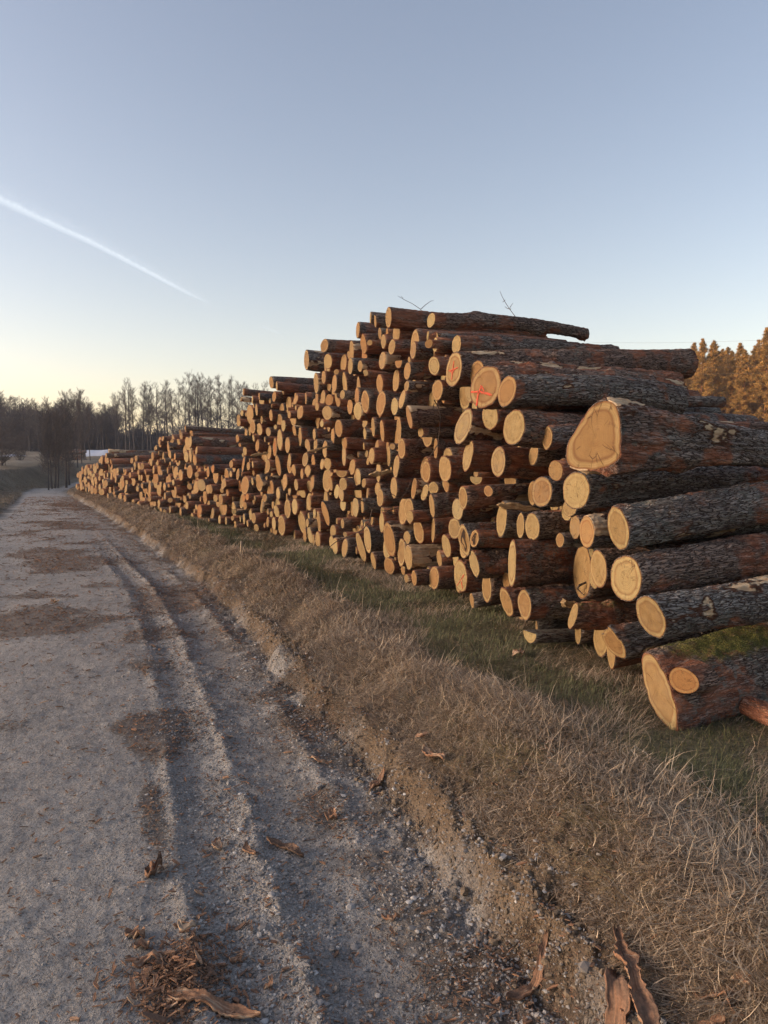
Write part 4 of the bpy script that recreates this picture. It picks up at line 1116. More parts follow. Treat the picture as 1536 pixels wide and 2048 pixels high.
# left verge, sparse
n = 22000; y = logY(n, 8, 60); u = -RNG.uniform(4.0, 9, n); x = xfromu(u, y)
V1, Q1, T1, t1 = blades(x, y, tz(x, y), RNG.gamma(5, .022, n), RNG.uniform(.002, .003, n)*wfac(y), RNG.uniform(.2, 1.3, n), RNG.uniform(0, 6.28, n), RNG.uniform(.2, 1, n), RNG.uniform(.0, .55, n))
tag(link('verge_grass', mesh_np('verge_grass', V1, Q1, T1, DRY, True, dict(tint=t1))), 'thin grass on the far side of the dirt road', 'grass', kind='stuff')

# ------------------------------------------------------------ pebbles and bark litter
ph = (1+5**.5)/2; ICO = np.array([(-1, ph, 0), (1, ph, 0), (-1, -ph, 0), (1, -ph, 0), (0, -1, ph), (0, 1, ph), (0, -1, -ph), (0, 1, -ph), (ph, 0, -1), (ph, 0, 1), (-ph, 0, -1), (-ph, 0, 1)])/math.sqrt(1+ph*ph)
ICF = np.array([(0,11,5),(0,5,1),(0,1,7),(0,7,10),(0,10,11),(1,5,9),(5,11,4),(11,10,2),(10,7,6),(7,1,8),(3,9,4),(3,4,2),(3,2,6),(3,6,8),(3,8,9),(4,9,5),(2,4,11),(6,2,10),(8,6,7),(9,8,1)])
def pebbles(x, y, s, flat=.6):
    n = len(x); k = ICO[None]*(1+RNG.uniform(-.3, .3, (n, 12, 1)))*(s[:, None]*RNG.uniform(.5, 1.3, (n, 3)))[:, None]*np.array([1, 1, flat])
    c = RNG.uniform(0, 6.28, n); cs, sn = np.cos(c)[:, None], np.sin(c)[:, None]
    V = np.stack([k[..., 0]*cs-k[..., 1]*sn, k[..., 0]*sn+k[..., 1]*cs, k[..., 2]], -1)+np.stack([x, y, terrain(x, y)+s*flat*.12], 1)[:, None]
    return V.reshape(-1, 3), (np.arange(n)*12)[:, None, None]+ICF, np.repeat(RNG.random(n)**1.2, 12)
n = 62000; y = logY(n, 1.5, 18)
u = np.where(RNG.random(n) < .6, RNG.normal(-.95, .22, n), RNG.normal(-.15, .22, n)); far_ = RNG.random(n) < .22; u = np.where(far_, RNG.uniform(-3.6, .1, n), u); x = xfromu(u, y)
s = np.clip(RNG.lognormal(math.log(.0054), .45, n), .002, .022)*np.where(far_, .6, 1)*np.where(np.abs(u+.1) < .3, 1.1, 1)*np.maximum(1, y/5)**.35
kp = noise(P3(x*1.5, y*1.5, 2), 19)+RNG.uniform(-.6, .9, n) > -.12; x, y, s = x[kp], y[kp], s[kp]
V1, T1, t1 = pebbles(x, y, s)
pm = NT('pebble_stone'); tt = pm.attr('tint', 'Fac'); pg = pm.new('ShaderNodeNewGeometry').outputs['Position']
PM = pm.out(pm.mix(pm.map(pm.noise(pg, 300, 3), .3, .8, 0, .5), pm.ramp(tt, [(0, (.14, .12, .105)), (.35, (.22, .20, .185)), (.7, (.30, .28, .265)), (.93, (.37, .355, .34)), (1, (.52, .51, .50))]), (.24, .22, .2)), pm.bump(pm.noise(pg, 400, 3), .001, .5), .85)
tag(link('pebbles', mesh_np('pebbles', V1, None, T1, PM, False, dict(tint=t1))), 'loose grey pebbles along the ruts of the dirt road', 'pebbles', kind='stuff')
# clods of earth at the foot of the bank
n = 6000; y = logY(n, 1.5, 18); u = RNG.normal(.02, .08, n); x = xfromu(u, y); s = np.clip(RNG.lognormal(math.log(.0065), .5, n), .002, .026)
V1, T1, t1 = pebbles(x, y, s, .75); CL = simple('earth_clods', (.165, .125, .088), .95, .4, 40)
tag(link('earth_clods', mesh_np('earth_clods', V1, None, T1, CL, False, dict(tint=t1))), 'crumbled brown earth at the foot of the bank', 'earth', kind='stuff')

BK = NT('loose_bark'); tt = BK.attr('tint', 'Fac'); o_ = BK.new('ShaderNodeTexCoord').outputs['Object']; nn = BK.noise(BK.scale(o_, (30, 30, 30)), 3, 4, .65)
BKM = BK.out(BK.mix(.35, BK.ramp(tt, [(0, (.07, .048, .036)), (.4, (.17, .10, .066)), (.75, (.33, .165, .09)), (1, (.52, .39, .27))]), BK.ramp(nn, [(.3, (.06, .04, .03)), (.7, (.38, .23, .15))])), BK.bump(nn, .004, .8), .9)
def chips(x, y, L, W, tint, lift=.004, tiltmax=.35):
    """thin curved splinters, eight corners each"""
    n = len(x); az = RNG.uniform(0, 6.28, n); c, s_ = np.cos(az), np.sin(az); ti = RNG.uniform(-tiltmax, tiltmax, n); th = np.minimum(W*.25, .006)+.0015
    base = []
    for (a_, b_) in ((-.5, -.35), (-.15, -.5), (.5, -.1), (.45, .3), (.0, .5), (-.5, .4)): base.append((a_, b_))
    base = np.array(base); j = base[None]+RNG.uniform(-.12, .12, (n, 6, 2)); lx = j[..., 0]*L[:, None]; ly = j[..., 1]*W[:, None]
    px, py = x[:, None]+lx*c[:, None]-ly*s_[:, None], y[:, None]+lx*s_[:, None]+ly*c[:, None]
    z0 = terrain(x, y)[:, None]+lift+np.abs(ti)[:, None]*L[:, None]*.4+lx*ti[:, None]+np.abs(ly)*.3
    top = np.stack([px, py, z0+th[:, None]], -1); bot = np.stack([px, py, z0], -1); V = np.concatenate([top, bot], 1).reshape(-1, 3); b = (np.arange(n)*12)[:, None]
    k = np.arange(6); k2 = (k+1) % 6
    Q = np.concatenate([b+[0, 1, 2, 5], b+[2, 3, 4, 5]]); Qs = np.stack([b+k, b+k2, b+k2+6, b+k+6], -1).reshape(-1, 4)
    return V, np.concatenate([Q, Qs]), np.repeat(tint, 12)
n = 110000; y = logY(n, 1.6, 42); u = RNG.uniform(-3.6, .9, n); x = xfromu(u, y); lv = zone_litter(x, y); k = (RNG.random(n) < lv*1.35+.16+.18*(np.abs(u+.7) < .5)) & (np.abs(x) < y*.75+1); x, y = x[k], y[k]; n = len(x)
L_ = RNG.gamma(2.2, .0058, n)*np.maximum(1, y/4)**.6; V1, Q1, t1 = chips(x, y, L_, L_*RNG.uniform(.10, .4, n), np.clip(RNG.beta(2, 2.6, n), 0, 1))
tag(link('bark_litter', mesh_np('bark_litter', V1, Q1, None, BKM, False, dict(tint=t1))), 'crumbs and splinters of bark scattered over the road in patches', 'bark litter', kind='stuff')

def bark_strip(pxa, pya, pxb, pyb, wpx, z0, label, lift=.02, tint=.6, curl=.35, name='bark_strip', group=None, cat='bark strip', zb=None, seed=1, taper=.45):
    """a torn strip lying between two points of the ground: a curved sheet with ragged edges and real thickness"""
    A_ = np.array(ground_at(pxa, pya, z0)); B_ = np.array(ground_at(pxb, pyb, z0 if zb is None else zb)); Ln = np.linalg.norm(B_-A_); w = wpx/F*A_[1]
    d = (B_-A_)/Ln; s_ = np.array([-d[1], d[0]]); nl, nw = max(10, int(Ln/.008)), 17; t = np.linspace(0, 1, nl); v = np.linspace(-1, 1, nw)
    rg = np.random.default_rng(seed)
    ed = 1+.35*noise(P3(t*7+seed, 0*t, seed), 3)+.28*noise(P3(t*26*max(1, Ln/.3), 0*t, seed), 6); ww = w*.5*ed*np.clip(np.minimum(t*6, (1-t)*(2+4*(1-taper)))+.12, 0, 1)
    cx_ = A_[None]+d[None]*(t*Ln)[:, None]+s_[None]*(.12*w*6*noise(P3(t*2.2, 0*t, seed+5), 2))[:, None]
    X = cx_[:, None, :]+s_[None, None]*(ww[:, None]*v[None])[..., None]
    zz = tz(X[..., 0], X[..., 1]).max()*0+terrain(cx_[:, 0], cx_[:, 1], False)[:, None]+lift+curl*w*(v[None]**2)*.5+.35*w*noise(P3(t*5, 0*t, seed+9), 4)[:, None]+.09*w*noise(P3(t[:, None]*9+0*v[None], v[None]*7+0*t[:, None], seed), 3)+.003*noise(P3(X[..., 0]*120, X[..., 1]*120, 0), 3)
    top = np.stack([X[..., 0], X[..., 1], zz+.006], -1).reshape(-1, 3); bot = top-[0, 0, .009]; N_ = nl*nw; g = np.arange(N_).reshape(nl, nw)
    q = np.stack([g[:-1, :-1], g[1:, :-1], g[1:, 1:], g[:-1, 1:]], -1).reshape(-1, 4)
    e1 = np.stack([g[:-1, 0], g[:-1, 0]+N_, g[1:, 0]+N_, g[1:, 0]], -1); e2 = np.stack([g[:-1, -1], g[1:, -1], g[1:, -1]+N_, g[:-1, -1]+N_], -1)
    e3 = np.stack([g[0, :-1], g[0, 1:], g[0, 1:]+N_, g[0, :-1]+N_], -1); e4 = np.stack([g[-1, :-1], g[-1, :-1]+N_, g[-1, 1:]+N_, g[-1, 1:]], -1)
    V = np.concatenate([top, bot]); org = V.mean(0); st_ = noise(P3(t[:, None]*8+0*v[None], v[None]*11+0*t[:, None], seed+2), 7).reshape(-1); tv = np.clip(tint-.1+.42*np.concatenate([st_, st_])+.15*noise(V*60, 3), 0, 1)
    o = link(name, mesh_np(name, V-org, np.concatenate([q, q[:, ::-1]+N_, e1, e2, e3, e4]), None, BKM, True, dict(tint=tv))); o.location = org.tolist()
    return tag(o, label, cat, group)
bark_strip(1252, 1842, 1322, 2046, 34, -.05, 'long reddish bark strip lying down the grassy bank at the bottom right', .05, .62, .6, seed=1)
bark_strip(1262, 1960, 1180, 2050, 44, -.12, 'broad shredded bark flap just left of the long strip on the bank', .03, .5, .5, seed=2)
bark_strip(1105, 1915, 1012, 1982, 22, -.3, 'thin dark orange bark splinter at the foot of the bank', .02, .6, .4, seed=3)
bark_strip(1390, 1930, 1500, 1985, 26, 0, 'brown bark splinter in the grass at the right bottom corner', .04, .55, .4, seed=4)
bark_strip(1440, 1975, 1415, 2025, 30, 0, 'short pale bark chunk below the splinter in the right bottom corner', .04, .75, .3, seed=5)
bark_strip(1460, 1940, 1510, 1962, 20, 0, 'small orange bark chip in the right bottom grass', .04, .85, .3, seed=6)
bark_strip(265, 1940, 335, 1925, 20, ROADZ, 'light wood splinter lying left of the bark heap on the road', .012, .95, .3, seed=7)
bark_strip(330, 2012, 520, 2046, 24, ROADZ, 'long splintered bark strip at the bottom edge of the road', .02, .75, .5, seed=8)
bark_strip(352, 1886, 390, 1889, 15, ROADZ, 'white piece of stripped bark on top of the bark heap', .05, 1.6, .2, seed=9)
bark_strip(262, 1868, 296, 1880, 22, ROADZ, 'orange bark flake above the bark heap on the road', .012, .85, .4, seed=10)
bark_strip(268, 1908, 300, 1902, 20, ROADZ, 'ragged orange bark flake left of the bark heap', .012, .8, .4, seed=11)
bark_strip(290, 1755, 325, 1750, 36, ROADZ, 'dry brown tuft-like bark scrap on the smooth part of the road', .012, .45, .8, seed=12)
bark_strip(435, 1680, 452, 1694, 18, ROADZ, 'pale tan bark flake on the gravel beside the rut', .015, .95, .3, seed=13)
bark_strip(500, 1695, 506, 1726, 14, ROADZ, 'upright brown bark flake stuck in the gravel ridge', .02, .6, .3, seed=14)
bark_strip(530, 1690, 610, 1706, 18, ROADZ, 'dark bark splinter right of the gravel ridge', .015, .35, .4, seed=15)
bark_strip(650, 1640, 664, 1622, 18, ROADZ, 'small grey-brown wood chunk among the bark crumbs near the bank', .02, .7, .4, seed=16)
bark_strip(740, 1580, 775, 1560, 14, ROADZ, 'forked orange bark sliver at the foot of the bank', .02, .85, .3, seed=17)
bark_strip(620, 1523, 665, 1526, 8, ROADZ, 'thin straight wood sliver lying on the muddy rut', .015, .9, .2, seed=18)
bark_strip(850, 1478, 880, 1502, 16, -.05, 'light brown bark chip caught in the dead grass of the bank', .06, .95, .4, seed=19)
bark_strip(830, 1456, 856, 1458, 12, -.05, 'tiny orange bark chip in the dead grass above the light brown one', .06, .85, .4, seed=20)
bark_strip(1024, 1306, 1052, 1304, 16, 0, 'pale wood chip on the grass in front of the leaning low log', .03, 1.0, .3, seed=21)
bark_strip(1500, 1690, 1530, 1700, 26, 0, 'brown dead leaf on the green grass at the right edge', .03, .75, .6, name='dead_leaf', cat='leaf', seed=22)
bark_strip(460, 1925, 485, 1912, 12, ROADZ, 'orange splinter on the gravel right of the bark heap', .015, .8, .3, seed=23)
bark_strip(530, 1972, 545, 1958, 12, ROADZ, 'short orange splinter among the pebbles near the bottom of the rut', .015, .85, .3, seed=24)
bark_strip(764, 1834, 798, 1828, 10, ROADZ, 'dark orange bark splinter on the damp earth near the bottom middle', .015, .7, .3, seed=25)
bark_strip(100, 1206, 118, 1209, 8, ROADZ, 'pale bark flake at the left of the big bark patch on the road', .02, 1.2, .3, seed=26)
# heap of bark on the road
hx, hy = ground_at(360, 1960, ROADZ); n = 2000
xx = RNG.normal(hx, .065, n)*1.0; yy = hy+RNG.standard_t(3, n)*.085; xx += RNG.standard_t(2, n)*.045; yy += RNG.standard_t(2, n)*.05; L_ = RNG.gamma(2.2, .0075, n); V1, Q1, t1 = chips(xx, yy, L_, L_*RNG.uniform(.12, .4, n), np.clip(RNG.beta(2, 2, n), 0, 1), 0, .7)
V1[:, 2] += np.repeat(.045*np.exp(-((xx-hx)/.1)**2-((yy-hy)/.14)**2)*RNG.random(n), 12)
tag(link('bark_heap', mesh_np('bark_heap', V1, Q1, None, BKM, False, dict(tint=t1))), 'small heap of shredded orange-brown bark at the bottom of the road', 'bark heap', kind='stuff')
# small survey peg in the grass
gx, gy = ground_at(482, 1114, 0); V1, Q1 = path_tube([(gx, gy, -.05), (gx+.005, gy, .1), (gx+.01, gy, .27)], [.022, .021, .019], 8)
c = len(V1); V1 = np.concatenate([V1, [[gx+.01, gy, .272]]]); T1 = np.array([[16+k, 16+(k+1) % 8, c] for k in range(8)])
PEG = simple('weathered_peg', (.30, .24, .17), .9, .3, 30)
tag(link('wooden_peg', mesh_np('wooden_peg', V1, Q1, T1, PEG, True)), 'short wooden peg standing in the grass before the left stack', 'peg')

# ------------------------------------------------------------ twigs on and in the stack
TW = simple('twig_bark', (.085, .062, .05), .9, .3, 30)
def twig(name, lines, depth, label, r0=.006, cat='twig'):
    VV, QQ, off = [], [], 0
    for ln in lines:
        pts = []
        for (px, py) in ln:
            r_ = ray(px, py); pts.append(r_*depth/r_[1]+[0, 0, EYE])
        pts = np.array(pts); n_ = max(6, len(pts)*4); t = np.linspace(0, len(pts)-1, n_); P_ = np.stack([np.interp(t, np.arange(len(pts)), pts[:, k]) for k in range(3)], 1)
        P_[:, 1] += .05*np.sin(np.linspace(0, 3, n_))
        V1, Q1 = path_tube(P_, np.linspace(r0, r0*.45, n_), 5); VV.append(V1); QQ.append(Q1+off); off += len(V1)
    return tag(link(name, mesh_np(name, np.concatenate(VV), np.concatenate(QQ), None, TW, True)), label, cat)
twig('twig', [[(848, 632), (842, 618), (825, 606), (808, 598), (796, 592)], [(842, 618), (852, 608), (862, 601), (867, 601)], [(806, 596), (803, 592)]], 13.0, 'thin forked twig sticking up from the topmost logs against the sky', .006)
twig('twig', [[(1036, 640), (1022, 620), (1012, 604), (1005, 592), (1000, 582)], [(1022, 618), (1010, 613)], [(1020, 615), (1026, 606)], [(1010, 600), (1005, 604)]], 12.2, 'thin side-budded twig rising from the crest right of the other sky twig', .006)
twig('twig', [[(618, 772), (613, 765), (616, 760)], [(614, 768), (620, 764)]], 16, 'tiny sprig on the left shoulder beside the tall stack', .006)
twig('branch', [[(868, 800), (876, 812), (882, 830), (880, 860), (876, 888), (866, 905)], [(868, 806), (866, 820), (880, 832)], [(876, 888), (862, 912), (850, 918)]], 8.6, 'thin curved grey branch hanging down over the grey jutting log', .007, 'branch')
twig('branch', [[(700, 990), (725, 1002), (745, 1018), (775, 1022), (810, 1030)], [(745, 1018), (738, 1045), (725, 1060), (705, 1070)], [(705, 1070), (672, 1084), (655, 1098)], [(775, 1022), (795, 1016), (812, 1020)]], 10.2, 'dark bare branch sprawling over the lower ends in mid stack', .009, 'branch')
twig('branch', [[(1330, 1270), (1380, 1262), (1396, 1262), (1406, 1250), (1440, 1245), (1460, 1238)], [(1405, 1268), (1390, 1235), (1378, 1212)], [(1396, 1262), (1402, 1250)]], 4.95, 'pale bent twig lying over the log behind the mossy forked log', .005)
twig('branch', [[(1160, 1170), (1185, 1162), (1205, 1172), (1225, 1182)], [(1160, 1170), (1158, 1180), (1168, 1190)], [(1205, 1172), (1210, 1188)]], 5.9, 'splintered pale twigs wedged above the short mossy broken log', .010)
twig('branch', [[(800, 1000), (797, 1030), (803, 1060)], [(780, 985), (800, 1000), (812, 985)], [(812, 985), (828, 950), (860, 920), (890, 915), (930, 912)]], 9.2, 'fine dark twigs tangled in the middle of the tall stack', .004)
twig('branch', [[(1165, 770), (1168, 785), (1167, 800)], [(1160, 776), (1168, 768), (1190, 780), (1208, 796)]], 7.6, 'peeled light twig lying on the grey log above the triangular end', .008)

# rounded offcut under the forked log
def small_log(px0, py0, px1, py1, rpx, z, label, tint=0):
    A_ = np.array([*ground_at(px0, py0, z), z]); B_ = np.array([*ground_at(px1, py1, z), z]); R_ = rpx/F*A_[1]; L_ = max(1.2, np.linalg.norm(B_-A_)); ax = (B_-A_)/np.linalg.norm(B_-A_)
    l = dict(s=0, z=z, R=R_, d=0, dep=A_[1], px=px0, py=py0, hpx=60, wpx=30, op=dict(len=L_, pl=.75, yaw=0, t=6), man=True, reg='D', cx=0, cy=0)
    B = build_log(l, 7777, 0); xl = np.cross([0, 0, 1], ax); xl /= np.linalg.norm(xl); M = np.eye(4); M[:3, 0] = xl; M[:3, 1] = np.cross(ax, xl); M[:3, 2] = ax; M[:3, 3] = A_
    o = link('log', mesh_np('log', B['V'], B['Q'], B['T'], BARK, True, dict(lc=B['LC'], tint=np.full(len(B['V']), .9), peel=np.full(len(B['V']), .55), moss=B['ms']))); o.matrix_world = Matrix(M.tolist()); tag(o, label, 'log')
    link('cut_end', mesh_np('cut_end', B['CV'], B['CQ'], B['CT'], CUT, True, dict(ec=B['EC'], rr=B['rr'], tint=np.full(len(B['CV']), .4), warm=np.full(len(B['CV']), .1))), o)
small_log(1497, 1412, 1640, 1480, 21, .09, 'small orange-peeled log on the ground under the forked log at the right edge')

# split and torn pieces of wood caught in the face of the stack
SPL = NT('split_wood'); so_ = SPL.new('ShaderNodeTexCoord').outputs['Object']; sn = SPL.noise(SPL.scale(so_, (1, 12, 12)), 9, 4, .6)
SPLM = SPL.out(SPL.ramp(sn, [(.3, (.16, .09, .045)), (.5, (.33, .22, .11)), (.7, (.45, .33, .18))]), SPL.bump(sn, .006, .8), .85)
def split_piece(px0, py0, px1, py1, hpx, dep, label, seed, thick=.04):
    A_ = ray(px0, py0); A_ = A_*dep/A_[1]+[0, 0, EYE]; B_ = ray(px1, py1); B_ = B_*(dep+.12)/B_[1]+[0, 0, EYE]; L_ = np.linalg.norm(B_-A_); ax = (B_-A_)/L_; up = np.array([0, 0, 1.])-ax*ax[2]; up /= np.linalg.norm(up); s_ = np.cross(ax, up)
    n_ = 26; t = np.linspace(0, 1, n_); h_ = hpx/F*dep*.5; e1 = h_*(.8+.35*noise(P3(t*6+seed, 0*t, seed), 2))*np.clip(t*9, .15, 1)*np.clip((1-t)*5, .1, 1); e2 = -h_*(.8+.35*noise(P3(t*7+seed, 0*t, seed+3), 2))*np.clip(t*5, .1, 1)*np.clip((1-t)*8, .2, 1)
    V = []
    for off_, k_ in ((-.5, 1), (.5, .7)):
        for e_ in (e1, e2): V.append(np.stack([t*L_, off_*thick+.006*noise(P3(t*15, 0*t, seed), 9), e_*k_], 1))
    V = np.concatenate(V); k = np.arange(n_-1); a, b, c, d = 0, n_, 2*n_, 3*n_
    Q = np.concatenate([np.stack([p+k, p+k+1, q+k+1, q+k], 1) for p, q in ((a, b), (b, d), (d, c), (c, a))]+[[[a, b, d, c]], [[a+n_-1, c+n_-1, d+n_-1, b+n_-1]]])
    o = link('split_wood', mesh_np('split_wood', V, Q, None, SPLM, False)); M = np.eye(4); M[:3, 0] = ax; M[:3, 1] = s_; M[:3, 2] = up; M[:3, 3] = A_; o.matrix_world = Matrix(M.tolist()); return tag(o, label, 'split wood')
split_piece(738, 950, 786, 942, 12, 9.2, 'torn pale strip of wood sticking left out of the middle of the tall stack', 1)
split_piece(995, 1010, 1078, 1018, 16, 6.6, 'long cream splinter of wood lying over the pair of touching ovals', 2)
split_piece(1124, 1206, 1156, 1212, 20, 5.9, 'blunt cream chunk of wood just left of the short mossy broken log', 3)
split_piece(1246, 1268, 1266, 1296, 10, 5.2, 'upright torn splinters right of the split end sunk in the grass', 4)
split_piece(640, 745, 720, 752, 10, 13.4, 'thin slat of wood between ends on the upper left of the tall stack', 5)
split_piece(612, 905, 660, 892, 6, 12.6, 'narrow pale splinter poking out of the left part of the tall stack', 6)
split_piece(500, 912, 538, 905, 6, 16.2, 'small splintered stick jutting from the left shoulder of the stack', 7)
split_piece(1280, 1302, 1330, 1285, 18, 4.95, 'crumbled orange bark lump between the leaning oval end and the forked log', 8, .08)
HAZE = .00045
# ------------------------------------------------------------ bare trees
def grow(seed, H, kind='alder', fine=1.0):
    rnd = random.Random(seed); segs = []; trunk = []
    def seg(lst, a, b, r0, r1): lst.append((*a, *b, r0, r1))
    lean = rnd.uniform(-.06, .06); lean2 = rnd.uniform(-.04, .04); n = 14; p = np.zeros(3); R0 = H*.0125*rnd.uniform(.8, 1.2); nodes = []
    for i in range(n):
        q = p+np.array([lean+rnd.uniform(-.035, .035), lean2+rnd.uniform(-.03, .03), 1.])*H*.95/n
        seg(trunk, p, q, R0*(1-.9*i/n), R0*(1-.9*(i+1)/n)); nodes.append((p, q, i/n)); p = q
    def branch(p, d, L, r, lvl):
        steps = 4 if lvl < 2 else 3
        for k in range(steps):
            d2 = d+np.array([rnd.uniform(-.22, .22), rnd.uniform(-.22, .22), rnd.uniform(-.05, .20)]); d2 /= np.linalg.norm(d2); q = p+d2*L/steps
            seg(segs, p, q, max(.011, r*(1-k/steps*.6)), max(.010, r*(1-(k+1)/steps*.6)))
            if lvl < 3:
                for _ in range(rnd.choice((1, 2, 2, 3)) if lvl > 0 else rnd.choice((1, 2))):
                    a = rnd.uniform(0, 2*PI); s = np.array([math.cos(a), math.sin(a), rnd.uniform(.0, .9)]); dd = d2*.65+s*.75; dd /= np.linalg.norm(dd)
                    branch(q, dd, L*rnd.uniform(.38, .58), r*.5, lvl+1)
            p, d = q, d2
    for (a, b, t) in nodes:
        if t < (.38 if kind == 'alder' else .25): 
            if rnd.random() < .25: branch(a, np.array([rnd.uniform(-1, 1), rnd.uniform(-1, 1), .3]), H*.07, .02, 2)
            continue
        for _ in range(rnd.choice((3, 3, 4))):
            w = rnd.random(); q = a*(1-w)+b*w; an = rnd.uniform(0, 2*PI); up = rnd.uniform(.5, 1.1) if kind == 'alder' else rnd.uniform(.9, 1.6)
            d = np.array([math.cos(an), math.sin(an), up]); d /= np.linalg.norm(d)
            branch(q, d, H*rnd.uniform(.12, .20)*(1.2-.75*t), H*.0028*(1.2-t), 1)
    return trunk, segs
TREE = simple('tree_bark', (.055, .046, .046), .95, .35, 2); TWG = simple('bare_twigs', (.078, .064, .062), .95, .25, 3)
protos = []
for k in range(7):
    kind = 'alder' if k < 5 else 'birch'; tr, sg = grow(100+k, 14 if k < 5 else 12, kind)
    Vt, Qt = tubes(tr, 7); Vc, Qc = tubes(sg, 3); protos.append((mesh_np('trunk', Vt, Qt, mat=TREE), mesh_np('crown', Vc, Qc, mat=TWG), 14 if k < 5 else 12))
    print('tree', k, len(sg))
def tree(px, Y, top_py, k, label, group, cat='tree'):
    x = (px-768)/F*Y; z = float(tz(x, Y)); H = (925-top_py)/F*Y+EYE-z; tm, cm, h0 = protos[k]; s = max(.25, H/h0)
    o = bpy.data.objects.new('bare_tree', None); COL.objects.link(o); o.location = (x, Y, z-.1); o.rotation_euler[2] = random.uniform(0, 6.28); ws = s*random.uniform(.85, 1.1); o.scale = (ws, ws, s)
    tag(o, label, cat, group); link('trunk', tm, o); link('crown', cm, o); return o
ENV = [(-80, 775), (0, 785), (40, 800), (80, 806), (110, 803), (150, 790), (190, 812), (225, 812), (238, 785), (255, 766), (300, 764), (340, 772), (365, 760), (395, 746), (430, 752), (480, 765), (520, 768), (560, 775), (620, 780)]
def env(px): return np.interp(px, [a for a, b in ENV], [b for a, b in ENV])
rt = random.Random(5)
for px in [233, 242, 252, 263, 272, 288, 297, 306, 318, 331, 339, 350, 362, 371, 381, 390, 399, 409, 418, 427, 437, 448, 457, 468, 477, 490, 503, 517, 532]:
    tree(px+rt.uniform(-2, 2), rt.uniform(105, 128), env(px)+rt.uniform(-5, 16), rt.randrange(5), 'tall bare alder in the dense row behind the log stacks', 'bare alders behind the log stacks')
px = -110
while px < 236:
    tree(px, rt.uniform(120, 165), env(px)+rt.uniform(-8, 14), rt.choice((0, 1, 2, 3, 4, 5)), 'bare tree in the dusky wood on the left beyond the road', 'bare trees of the wood on the left'); px += rt.uniform(2.8, 5)
tree(160, 95, 778, 5, 'slender pointed bare tree standing out above the wood near its right end', 'bare trees of the wood on the left'); 
for px, tp, Y in ((97, 800, 50), (104, 815, 52), (110, 808, 53), (116, 812, 54), (133, 790, 60), (139, 800, 62), (157, 792, 70), (182, 800, 84), (165, 830, 72)):
    tree(px, Y, tp+10, rt.choice((5, 6, 5, 0)), 'young thin-trunked tree beside the track at the far end of the stacks', 'young trees beside the far end of the road')
# undergrowth of the wood: a mass of brushwood nobody could count
n = 110000; px = np.where(RNG.random(n) < .6, RNG.uniform(-160, 245, n), RNG.uniform(240, 640, n)); Yb = RNG.uniform(128, 172, n); x = (px-768)/F*Yb; z = tz(x, Yb); hh = np.where(px < 240, 8.2, 4.2)*(.8+.25*noise(P3(px*.05, 0*px, 0), 2))*np.where(RNG.random(n) < .5, 1, .5)
b0 = np.stack([x, Yb, z+RNG.uniform(0, 1, n)*hh], 1); dd = np.stack([RNG.normal(0, .5, n), RNG.normal(0, .5, n), RNG.uniform(.2, 1, n)], 1)*RNG.uniform(.4, 1.3, n)[:, None]
V1, Q1 = tubes(np.column_stack([b0, b0+dd, RNG.uniform(.02, .06, n), RNG.uniform(.01, .03, n)]), 3)
tag(link('brushwood', mesh_np('brushwood', V1, Q1, mat=simple('brushwood', (.045, .036, .042), .95, .3, .4))), 'dark brushwood and undergrowth filling the wood', 'undergrowth', kind='stuff')
# distant ridge of wood closing the horizon, far behind
n = 36000; an = np.concatenate([RNG.uniform(math.radians(-60), math.radians(12), 24000), RNG.uniform(math.radians(12), math.radians(60), 12000)]); rr = RNG.uniform(215, 260, n); x = np.sin(an)*rr; y = np.cos(an)*rr; z = tz(x, y); top = 10.5+3*noise(P3(an*40, 0*an, 1), 4)+2*noise(P3(an*160, 0*an, 1), 5)
top = top*np.where(an > math.radians(-8), .75, 1); zz = RNG.uniform(0, 1, n)**.8*top
b0 = np.stack([x, y, z+zz], 1); dd = np.stack([RNG.normal(0, 1, n), RNG.normal(0, 1, n), RNG.uniform(.5, 2, n)], 1); V1, Q1 = tubes(np.column_stack([b0, b0+dd, np.full(n, .09), np.full(n, .04)]), 3)
tag(link('far_wood', mesh_np('far_wood', V1, Q1, mat=simple('far_wood', (.050, .042, .048), .95, .3, .4))), 'far bare wood closing the horizon', 'wood', kind='stuff')

